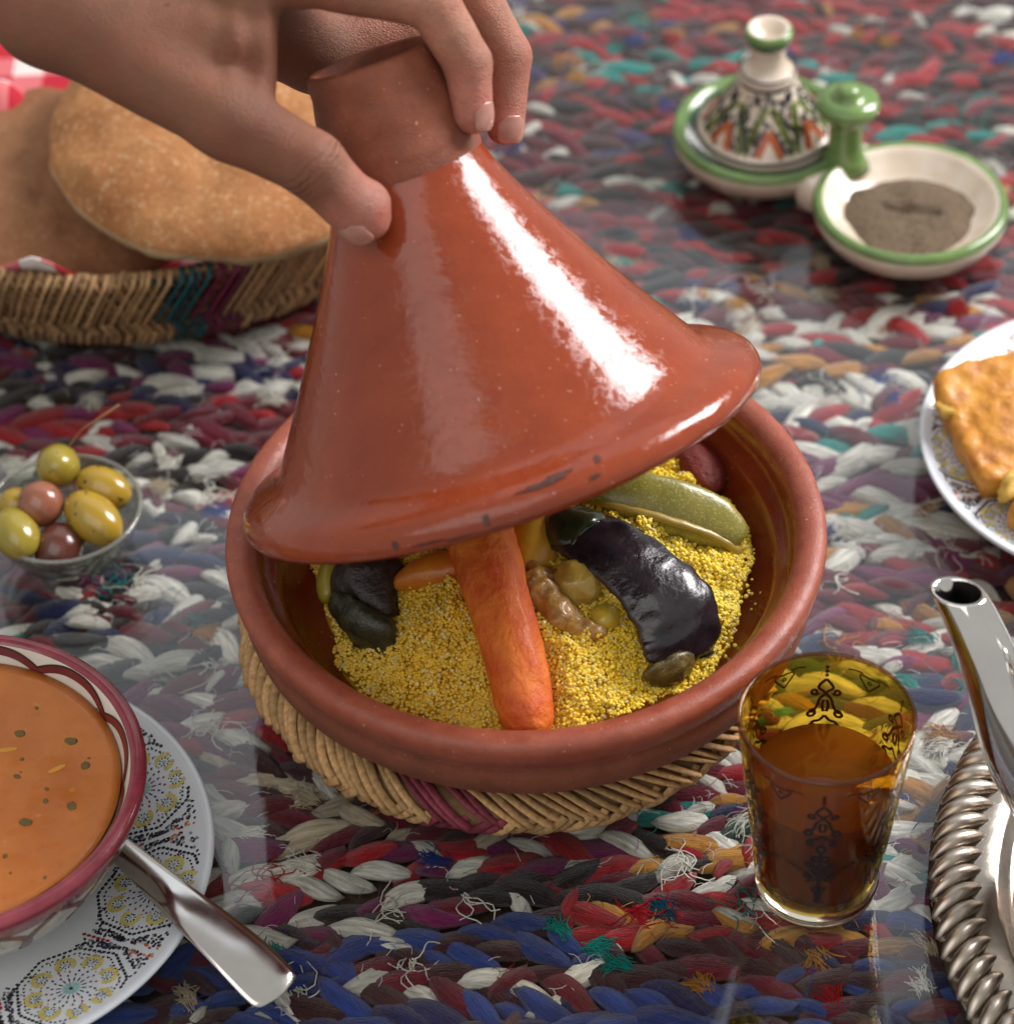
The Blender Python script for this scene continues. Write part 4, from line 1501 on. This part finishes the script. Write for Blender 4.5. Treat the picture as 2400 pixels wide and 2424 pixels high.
# ------------------------------------------------------------------ olives
OC = (-20.0, 8.85, 0)
ob = M_glass('bowl_glass', (.86, .88, .84), .03, 1.6, (.40, .40, .36), .085)
prof = [(0, .05), (1.7, .05), (1.95, .12), (2.5, .6), (3.0, 1.4), (3.3, 2.2), (3.42, 2.55), (3.36, 2.66), (3.26, 2.55), (3.1, 2.1), (2.75, 1.3), (2.2, .65), (1.6, .4), (0, .35)]
V, F, _ = lathe(prof, 80, OC)
tag(mk('glass_bowl', V, F, ob, loc=OC), 'small clear glass bowl of olives left of the tagine', 'bowl')


rim_o = bpy.data.objects['glass_bowl']
V, F, _ = lathe([(3.36 + .11 * math.cos(a), 2.6 + .1 * math.sin(a)) for a in np.linspace(0, 2 * math.pi, 11)[:-1]], 80, OC, closed=True)
mk('rim', V, F, M_glass('bowl_rim_glass', (.80, .82, .78), .05, 1.6, (.55, .55, .5), .22), parent=rim_o)


def olive_m(name, a, b):
    m, t, p, _ = nt(name)
    v = vec_cm(t)
    c = ramp(t, noise(t, v, .9, 4), [(.3, a), (.7, b)])
    c = mixc(t, ramp(t, noise(t, v, 2.1, 2), [(.66, 0), (.70, .9)]), c, (.03, .03, .008))
    t.links.new(c, p.inputs['Base Color'])
    p.inputs['Roughness'].default_value = .22
    p.inputs['Coat Weight'].default_value = .3
    bump(t, p, noise(t, v, 3, 3), .15, .05)
    return m


og = olive_m('olive_green', (.30, .24, .025), (.38, .29, .045))
oy = olive_m('olive_gold', (.42, .27, .025), (.36, .24, .03))
op = olive_m('olive_pink', (.33, .13, .075), (.24, .08, .045))
od = olive_m('olive_plum', (.10, .03, .022), (.15, .05, .032))
OL = [((-20.3, 10.75, 3.35), (.98, 1.0, 1.38), (48, 12, 0), og, 'green olive on top of the bowl, speared by the wooden pick'),
      ((-18.3, 9.85, 2.75), (1.32, .92, .9), (0, 10, -28), oy, 'golden olive at the back right of the glass bowl'),
      ((-20.9, 8.6, 3.15), (1.0, 1.05, .98), (0, 20, 10), op, 'pinkish brown olive in the middle of the glass bowl'),
      ((-18.6, 7.95, 2.75), (1.55, 1.05, 1.0), (0, 14, -44), oy, 'largest golden olive at the front right of the glass bowl'),
      ((-21.9, 7.2, 2.75), (1.0, 1.42, .98), (0, 0, 24), og, 'spotted green olive cut by the left edge of the photo'),
      ((-20.1, 6.95, 2.05), (1.1, 1.2, .95), (10, 0, -15), od, 'dark plum olive at the front of the glass bowl'),
      ((-22.1, 9.2, 2.6), (.8, .8, .75), (0, 0, 0), oy, 'small golden olive behind the pinkish one at the left')]
for i, (c, r, e, m, lab) in enumerate(OL):
    V, F = sphere(c, r, 32, 20, lambda v: .03 * fbm(v, 1.0, i + 40), euler(*e))
    tag(mk('olive', V, F, m), lab, 'olive', group='olives in the glass bowl')
for i, c in enumerate([(-19.4, 9.0, 1.3), (-20.8, 9.8, 1.4), (-20.2, 8.0, 1.1)]):
    pass
V, F = tube([(-20.0, 10.9, 3.9), (-19.12, 11.5, 4.75), (-17.35, 11.75, 5.9)], [.05, .055, .06], 7)
tag(mk('wooden_pick', V, F, M('pick_wood', (.22, .09, .03), (.3, .14, .05), 3, rough=.6)), 'thin wooden pick stuck in the top olive', 'pick')

# ------------------------------------------------------------------ bread basket
KC = (-18.4, 38.0, 0)
bk = thing('bread_basket', 'woven straw bread basket with a teal and purple band, behind the tagine', 'basket', KC)
rb = lambda z: 15.2 + 2.75 * np.clip(z / 6.0, 0, 1) ** .8
prof = [(0, .05), (15.1, .05)] + [(rb(z) + .13 * math.cos(z * 2 * math.pi / .9), z) for z in np.arange(.1, 6.0, .15)] + [(17.8, 6.0), (17.4, 6.05), (17.1, 5.8)] + [(rb(z) - .8, z) for z in np.arange(5.6, .6, -.5)] + [(0, .6)]
V, F, _ = lathe(prof, 160, KC)
mk('coiled_wall', V, F, M('basket_straw', (.30, .17, .07), (.17, .085, .03), 2.2, rough=.75, bmp=.8, bs=4, bd=.15, stretch=(1, 1, 2)), parent=bk)


def wall_strand(z0, z1, dth, w, over, n=9):
    pts = []
    if over:
        pts += [(17.15, -dth * .62, 5.7), (17.5, -dth * .56, 6.05)]
    for t in np.linspace(0, 1, n):
        z = z0 + (z1 - z0) * t
        pts.append((rb(z) + .17, dth * (t - .5), z))
    P = [(r * math.cos(a), r * math.sin(a), z) for r, a, z in pts]
    return tube(P, w, 5, True, .5, up=(1, 0, 0))


bme = [mkdata('straw_strand', *wall_strand(5.8, 2.5 - .2 * q, -.085, .17, True), straw) for q in range(2)] + [mkdata('straw_strand', *wall_strand(5.8, 3.0 + .2 * q, .06, .14, True), straw) for q in range(2)]
sme = [mkdata('stitch', *wall_strand(2.55, 1.4, .02, .15, False, 5), straw), mkdata('stitch', *wall_strand(1.5, .25, -.02, .15, False, 5), straw)]
br = random.Random(21)
for i in range(64):
    deg = -124 + i * 1.4
    base = A(.50, .31, .15) if deg < -82.5 or deg > -71 else A(.018, .085, .095) if deg < -77 else A(.17, .018, .06)
    for q, meshes in ((0, bme[:2]), (1, bme[2:]), (2, sme[:1]), (3, sme[1:])):
        o = bpy.data.objects.new('straw_strand', br.choice(meshes))
        COL.objects.link(o)
        o.parent = bk
        o.rotation_euler = (0, 0, R_(deg + br.gauss(0, .25) + .4 * q))
        z_ = br.uniform(.995, 1.006) - (.006 if q == 1 else 0)
        o.scale = (z_, z_, 1)
        c = base * br.uniform(.65, 1.25) * (1 if q != 1 else .75)
        o.color = (*c, 1)

# gingham napkin lining the basket
gm_, t_, p_, _ = nt('gingham')
at_ = t_.nodes.new('ShaderNodeAttribute')
at_.attribute_name = 'lp'
sx_ = t_.nodes.new('ShaderNodeSeparateXYZ')
t_.links.new(at_.outputs['Vector'], sx_.inputs[0])
band = []
for k in range(2):
    mo = t_.nodes.new('ShaderNodeMath')
    mo.operation = 'PINGPONG'
    mo.inputs[1].default_value = 1.0
    t_.links.new(sx_.outputs[k], mo.inputs[0])
    gt = t_.nodes.new('ShaderNodeMath')
    gt.operation = 'GREATER_THAN'
    gt.inputs[1].default_value = .5
    t_.links.new(mo.outputs[0], gt.inputs[0])
    band.append(gt.outputs[0])
ad = t_.nodes.new('ShaderNodeMath')
ad.operation = 'ADD'
t_.links.new(band[0], ad.inputs[0])
t_.links.new(band[1], ad.inputs[1])
hf = t_.nodes.new('ShaderNodeMath')
hf.operation = 'MULTIPLY'
hf.inputs[1].default_value = .5
t_.links.new(ad.outputs[0], hf.inputs[0])
t_.links.new(ramp(t_, hf.outputs[0], [(0, (.75, .70, .66)), (.5, (.62, .16, .17)), (1, (.45, .012, .03))]), p_.inputs['Base Color'])
p_.inputs['Roughness'].default_value = .9
n, m = 160, 44
V, LP = [], []
for i in range(m + 1):
    for k in range(n):
        a = 2 * math.pi * k / n
        r = 17.2 * i / m
        x, y = r * math.cos(a), r * math.sin(a)
        deg = math.degrees(a)
        dd = lambda c, w: math.exp(-(((deg - c + 180) % 360 - 180) / w) ** 2)
        z = .9 + 4.6 * max(0, (r - 13) / 4.2) ** 1.5
        rise = 1.5 * dd(259, 5.0) + .35 * dd(285, 3)
        edge = max(0, (r - 15.2) / 2.0)
        z += rise * edge * 1.2
        z += 6.6 * math.exp(-(((x + 6.3) / 3.2) ** 2 + ((y + 4.3) / 3.4) ** 2))
        V.append((KC[0] + x, KC[1] + y - .9 * rise * edge * .4, z))
        LP.append((x * .62, y * .62, 0))
V = np.array(V)
V[:, 2] += .22 * fbm(V, .45, 5, 3) * np.clip((V[:, 2] - 1) / 3, 0, 1)
F = [(i * n + k, i * n + (k + 1) % n, (i + 1) * n + (k + 1) % n, (i + 1) * n + k) for i in range(1, m) for k in range(n)]
o = mk('napkin', V, F, gm_, vec=np.array(LP))
sol = o.modifiers.new('thickness', 'SOLIDIFY')
sol.thickness = .0012
tag(o, 'red and white gingham napkin lining the bread basket', 'napkin')


def bread_mat(name, a, b, c3):
    m, t, p, _ = nt(name)
    v = vec_cm(t)
    c = ramp(t, noise(t, v, .28, 5, .6), [(.3, a), (.7, b)])
    c = mixc(t, ramp(t, noise(t, v, 3.0, 4, .7), [(.53, 0), (.66, .5)]), c, c3)
    c = mixc(t, ramp(t, noise(t, v, .5, 4, .7), [(.5, 0), (.75, .5)]), c, [x * .55 for x in b])
    t.links.new(c, p.inputs['Base Color'])
    p.inputs['Roughness'].default_value = .75
    p.inputs['Specular IOR Level'].default_value = .25
    bump(t, p, noise(t, v, 2.6, 6, .75), .8, .2)
    return m


crust1 = bread_mat('bread_crust', (.54, .26, .10), (.40, .16, .055), (.74, .52, .30))
crust2 = bread_mat('bread_crust_brown', (.38, .18, .085), (.28, .12, .055), (.48, .28, .15))
pale_crust = bread_mat('bread_pale_edge', (.55, .40, .22), (.45, .30, .15), (.62, .48, .30))


def loaf(c, R, h, axis, mats, lab, seed):
    pr = [(0, -h * .55), (R * .8, -h * .5), (R * .93, -h * .36), (R * .985, -h * .15), (R * 1.0, h * .02), (R * .97, h * .2), (R * .88, h * .42), (R * .7, h * .62), (R * .4, h * .76), (0, h * .82)]
    q = spline(np.array(pr), 46)
    q[:, 0] = np.maximum(q[:, 0], 0)
    q[0, 0] = q[-1, 0] = 0
    V, F, sg = lathe([tuple(x) for x in q], 120, c, axis, wob=.02, seed=seed)
    V = V + normals(V, F) * (.24 * fbm(V, .42, seed, 4))[:, None]
    k = [0 if q[s, 1] > h * .03 else 1 for s in sg]
    o = mk('bread_loaf', V, F, mats, midx=k)
    tag(o, lab, 'bread')


loaf((-13.0, 28.3, 8.1), 8.4, 2.6, A(.06, -.12, 1.0), [crust1, pale_crust], 'golden flat round loaf on top in the bread basket, under the wrist', 3)
loaf((-21.9, 28.6, 4.6), 7.2, 2.9, A(.06, -.10, 1.0), [crust2, crust2], 'brown round loaf lying lower at the left of the bread basket', 6)

# ------------------------------------------------------------------ the hand that lifts the cover
J = dict(arm0=(-40, 21, 37.5), arm1=(-27.07, 13.66, 33.9), wrist=(-17.6, 8.6, 31.0), tcmc=(-16.40, 5.90, 30.64), tmcp=(-10.06, 2.25, 27.87), tip=(-7.12, .80, 26.66), ttip=(-5.50, .50, 24.55),
         imcp=(-7.70, 6.01, 31.48), ipip=(-2.62, 6.0, 29.9), idip=(-1.42, 5.15, 27.75), itip=(-1.33, 4.3, 26.1),
         mmcp=(-7.10, 9.41, 31.40), mpip=(-1.71, 9.50, 29.34), mdip=(.09, 7.80, 26.13), mtip=(-.14, 6.48, 23.90),
         rmcp=(-7.69, 12.3, 30.0), rpip=(-2.99, 12.4, 27.3), rdip=(-1.49, 11.1, 24.5), rtip=(-2.01, 10.0, 22.8),
         pmcp=(-9.16, 14.2, 28.4), ppip=(-5.62, 14.3, 25.6), pdip=(-4.4, 13.2, 23.4), ptip=(-4.6, 12.2, 22.0),
         web0=(-14.79, 5.58, 30.32), web1=(-9.6, 4.23, 29.92), wr0=(-8.75, 5.31, 30.75), wr1=(-9.0, 3.39, 28.5), palm=(-12.2, 9.6, 29.2))
J = {k: A(*v) for k, v in J.items()}


def hand_sdf(P):
    p = caps(P, J['arm0'], J['arm1'], 3.9, 3.3)
    p = smin(p, caps(P, J['arm1'], J['wrist'], 3.3, 2.35), .8)
    for k, r0, r1 in (('imcp', 1.8, 1.22), ('mmcp', 1.9, 1.25), ('rmcp', 1.8, 1.2), ('pmcp', 1.7, 1.1)):
        p = smin(p, caps(P, J['wrist'], J[k], r0, r1), .7)
    p = smin(p, caps(P, J['wrist'], J['tcmc'], 2.2, 2.15), .8)
    p = smin(p, caps(P, J['tcmc'], J['tmcp'], 2.05, 1.45), .9)
    p = smin(p, caps(P, J['web0'], J['web1'], 1.75, 1.05), .9)
    p = smin(p, caps(P, J['wr0'], J['wr1'], .78, .72), .6)
    p = smin(p, caps(P, J['palm'], (J['mmcp'] + J['rmcp']) / 2 - A(0, 0, 1.2), 2.0, 1.0), .8)
    p = smin(p, caps(P, (-9.45, 9.05, 27.4), (-7.05, 9.95, 25.25), 1.95, 1.6), .8)
    p = smin(p, caps(P, (-7.05, 9.95, 25.25), (-4.15, 11.2, 25.4), 1.6, 1.3), .6)
    th = caps(P, J['tmcp'], J['tip'], 1.42, 1.2)
    th = smin(th, caps(P, J['tip'], J['ttip'], 1.22, 1.0), .25)
    th = smin(th, caps(P, J['ttip'] + A(.22, .15, .35), J['ttip'] + A(.3, .1, -.2), .92, .78), .3)
    f = None
    for a, b, c, d, r in (('imcp', 'ipip', 'idip', 'itip', 1.0), ('mmcp', 'mpip', 'mdip', 'mtip', 1.0), ('rmcp', 'rpip', 'rdip', 'rtip', .95), ('pmcp', 'ppip', 'pdip', 'ptip', .85)):
        g = caps(P, J[a], J[b], 1.15 * r, 1.0 * r)
        g = smin(g, caps(P, J[b], J[c], 1.0 * r, .90 * r), .22)
        g = smin(g, caps(P, J[c], J[d], .92 * r, .76 * r), .2)
        f = g if f is None else np.minimum(f, g)
    f = smin(f, th, .05)
    return smin(p, f, .55)


V, F = sdf_mesh(hand_sdf, (-34, -1.5, 20.5), (2, 21, 38.5), .16)
Nn = normals(V, F)
# one relaxation pass, then creases over the joints and loose skin in the thumb web
acc, cn = np.zeros_like(V), np.zeros(len(V))
Q = np.array(F)
for k in range(4):
    for j in (1, 3):
        np.add.at(acc, Q[:, k], V[Q[:, (k + j) % 4]])
        np.add.at(cn, Q[:, k], 1)
V = V * .5 + .5 * acc / cn[:, None]
tax = (J['ttip'] - J['tip']) / np.linalg.norm(J['ttip'] - J['tip'])
dors = A(-.6, -.2, -.75)
dist_t = np.linalg.norm(V - J['tip'], axis=1)
s = (V - J['tip']) @ tax + .10 * vnoise(V, 1.1, 2)
facing = np.clip(.35 + (Nn @ cd) * -1.0, 0, 1)
cre = sum(np.exp(-((s - c0) / .075) ** 2) * w for c0, w in ((-.42, .6), (-.12, 1.0), (.16, .9), (.42, .5)))
V = V - Nn * (.085 * cre * np.exp(-(dist_t / 1.5) ** 4) * facing)[:, None]
for a, b in (('idip', 'itip'), ('mdip', 'mtip')):
    ax_ = (J[b] - J[a]) / np.linalg.norm(J[b] - J[a])
    s = (V - J[a]) @ ax_
    dd_ = np.linalg.norm(V - J[a], axis=1)
    V = V - Nn * (.03 * sum(np.exp(-((s - c0) / .08) ** 2) for c0 in (-.1, .15)) * np.exp(-(dd_ / 1.2) ** 4))[:, None]
wv = J['wr1'] - J['wr0']
wv /= np.linalg.norm(wv)
wd = np.cross(wv, A(*cd))
wd /= np.linalg.norm(wd)
s = (V - (J['wr0'] + J['wr1']) / 2) @ wd
dd_ = np.linalg.norm(V - (J['wr0'] + J['wr1']) / 2, axis=1)
V = V + Nn * (.10 * np.sin(s * 5.2 + .8 * vnoise(V, .5, 3)) * np.exp(-(dd_ / 2.1) ** 4))[:, None]
V = V + Nn * (.05 * fbm(V, .45, 12, 3))[:, None]
tipd = np.min([np.linalg.norm(V - J[k], axis=1) / w for k, w in (('ttip', 1.9), ('itip', 2.2), ('mtip', 2.2))], axis=0)
tw_ = np.clip(1.25 - tipd, 0, 1)[:, None]
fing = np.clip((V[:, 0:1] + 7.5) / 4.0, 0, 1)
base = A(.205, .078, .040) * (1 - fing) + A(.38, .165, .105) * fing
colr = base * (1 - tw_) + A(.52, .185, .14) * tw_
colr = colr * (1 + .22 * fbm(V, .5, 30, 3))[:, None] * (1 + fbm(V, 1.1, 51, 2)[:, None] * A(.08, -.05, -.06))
skin, t_, p_, _ = nt('skin')
a_ = t_.nodes.new('ShaderNodeAttribute')
a_.attribute_name = 'col'
v_ = vec_cm(t_)
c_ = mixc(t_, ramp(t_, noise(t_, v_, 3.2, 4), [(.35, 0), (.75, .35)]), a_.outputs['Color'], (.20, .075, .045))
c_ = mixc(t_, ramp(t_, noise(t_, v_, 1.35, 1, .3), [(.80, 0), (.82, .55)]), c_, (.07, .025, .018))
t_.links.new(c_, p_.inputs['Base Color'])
p_.inputs['Roughness'].default_value = .5
p_.inputs['Specular IOR Level'].default_value = .4
p_.inputs['Subsurface Weight'].default_value = .12
p_.inputs['Subsurface Radius'].default_value = (.008, .003, .0015)
p_.inputs['Subsurface Scale'].default_value = .5
vo = t_.nodes.new('ShaderNodeTexVoronoi')
vo.feature = 'DISTANCE_TO_EDGE'
vo.inputs['Scale'].default_value = 7.5
t_.links.new(vec_cm(t_, (1, 1.5, 1.2)), vo.inputs['Vector'])
bump(t_, p_, vo.outputs['Distance'], .7, .07)
bump(t_, p_, noise(t_, v_, 2.2, 7, .75), .6, .10)
# skin folds over the thumb joint, carried by the bump
pl = A(-17.6, 8.6, 28)
def vmath(op, a, b=None):
    n_ = t_.nodes.new('ShaderNodeVectorMath')
    n_.operation = op
    for i_, x_ in enumerate((a, b)):
        if x_ is None:
            continue
        if hasattr(x_, 'is_linked'):
            t_.links.new(x_, n_.inputs[i_])
        else:
            n_.inputs[i_].default_value = tuple(x_)
    return n_
nz_ = t_.nodes.new('ShaderNodeTexNoise')
nz_.inputs['Scale'].default_value = 1.4
nz_.inputs['Detail'].default_value = 2
t_.links.new(v_, nz_.inputs['Vector'])
wob_ = vmath('MULTIPLY', vmath('SUBTRACT', nz_.outputs['Color'], (.5, .5, .5)).outputs[0], (.55, .55, .55)).outputs[0]
rel_ = vmath('SUBTRACT', vmath('ADD', v_, wob_).outputs[0], J['tip'] - pl).outputs[0]
dt_ = vmath('DOT_PRODUCT', rel_, tax).outputs['Value']
ln_ = vmath('LENGTH', rel_).outputs['Value']
mr_ = t_.nodes.new('ShaderNodeMapRange')
mr_.inputs['From Min'].default_value = -1.0
mr_.inputs['From Max'].default_value = 1.0
t_.links.new(dt_, mr_.inputs['Value'])
fold_ = ramp(t_, mr_.outputs[0], [(.22, 0), (.27, .7), (.31, 0), (.39, .1), (.43, 1), (.47, .05), (.53, .2), (.565, 1), (.60, 0), (.66, .1), (.69, .6), (.73, 0)])
mk_ = t_.nodes.new('ShaderNodeMapRange')
mk_.inputs['From Min'].default_value = 1.45
mk_.inputs['From Max'].default_value = 1.0
t_.links.new(ln_, mk_.inputs['Value'])
mm_ = t_.nodes.new('ShaderNodeMath')
mm_.operation = 'MULTIPLY'
t_.links.new(fold_, mm_.inputs[0])
t_.links.new(mk_.outputs[0], mm_.inputs[1])
iv_ = t_.nodes.new('ShaderNodeMath')
iv_.operation = 'SUBTRACT'
iv_.inputs[0].default_value = 1
t_.links.new(mm_.outputs[0], iv_.inputs[1])
bump(t_, p_, iv_.outputs[0], .9, .10)
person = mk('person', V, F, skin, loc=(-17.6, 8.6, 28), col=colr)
tag(person, 'left hand and bare forearm of a person gripping the top of the tagine cover', 'person')
nail_m = M('nail', (.38, .17, .13), (.47, .24, .19), 1.5, rough=.3, coat=.15)


def nail(tip, prev, r, nrm, w, l0, l1):
    a = (tip - prev) / np.linalg.norm(tip - prev)
    nn_ = nrm - (nrm @ a) * a
    nn_ /= np.linalg.norm(nn_)
    b = np.cross(a, nn_)
    V, F = [], []
    n, m = 13, 11
    for i in range(n):
        s_ = l0 + (l1 - l0) * i / (n - 1)
        u = i / (n - 1)
        ww = w * min(1, (.35 + 2.2 * u)) * (1 if u < .86 else (1 - ((u - .86) / .14) ** 2 * .45))
        for j in range(m):
            ph_ = R_(ww * (2 * j / (m - 1) - 1))
            rr_ = (math.sqrt(max(r * r - max(s_, 0) ** 2 * .55, .05)) + .035)
            V.append(tip + a * s_ + rr_ * (math.cos(ph_) * nn_ + math.sin(ph_) * b))
    F = [(i * m + j, i * m + j + 1, (i + 1) * m + j + 1, (i + 1) * m + j) for i in range(n - 1) for j in range(m - 1)]
    o = mk('nail', np.array(V), F, nail_m, parent=person)
    q = o.modifiers.new('thickness', 'SOLIDIFY')
    q.thickness = .0006


R3, U3, D3 = A(*_r), A(*_u), A(*_d)
nail(J['ttip'], J['tip'], 1.0, -.62 * R3 - .62 * U3 - .50 * D3, 48, -.45, .72)
nail(J['itip'], J['idip'], .78, .80 * R3 + .05 * U3 - .60 * D3, 48, -.45, .66)
nail(J['mtip'], J['mdip'], .78, .42 * R3 - .05 * U3 - .90 * D3, 48, -.45, .66)
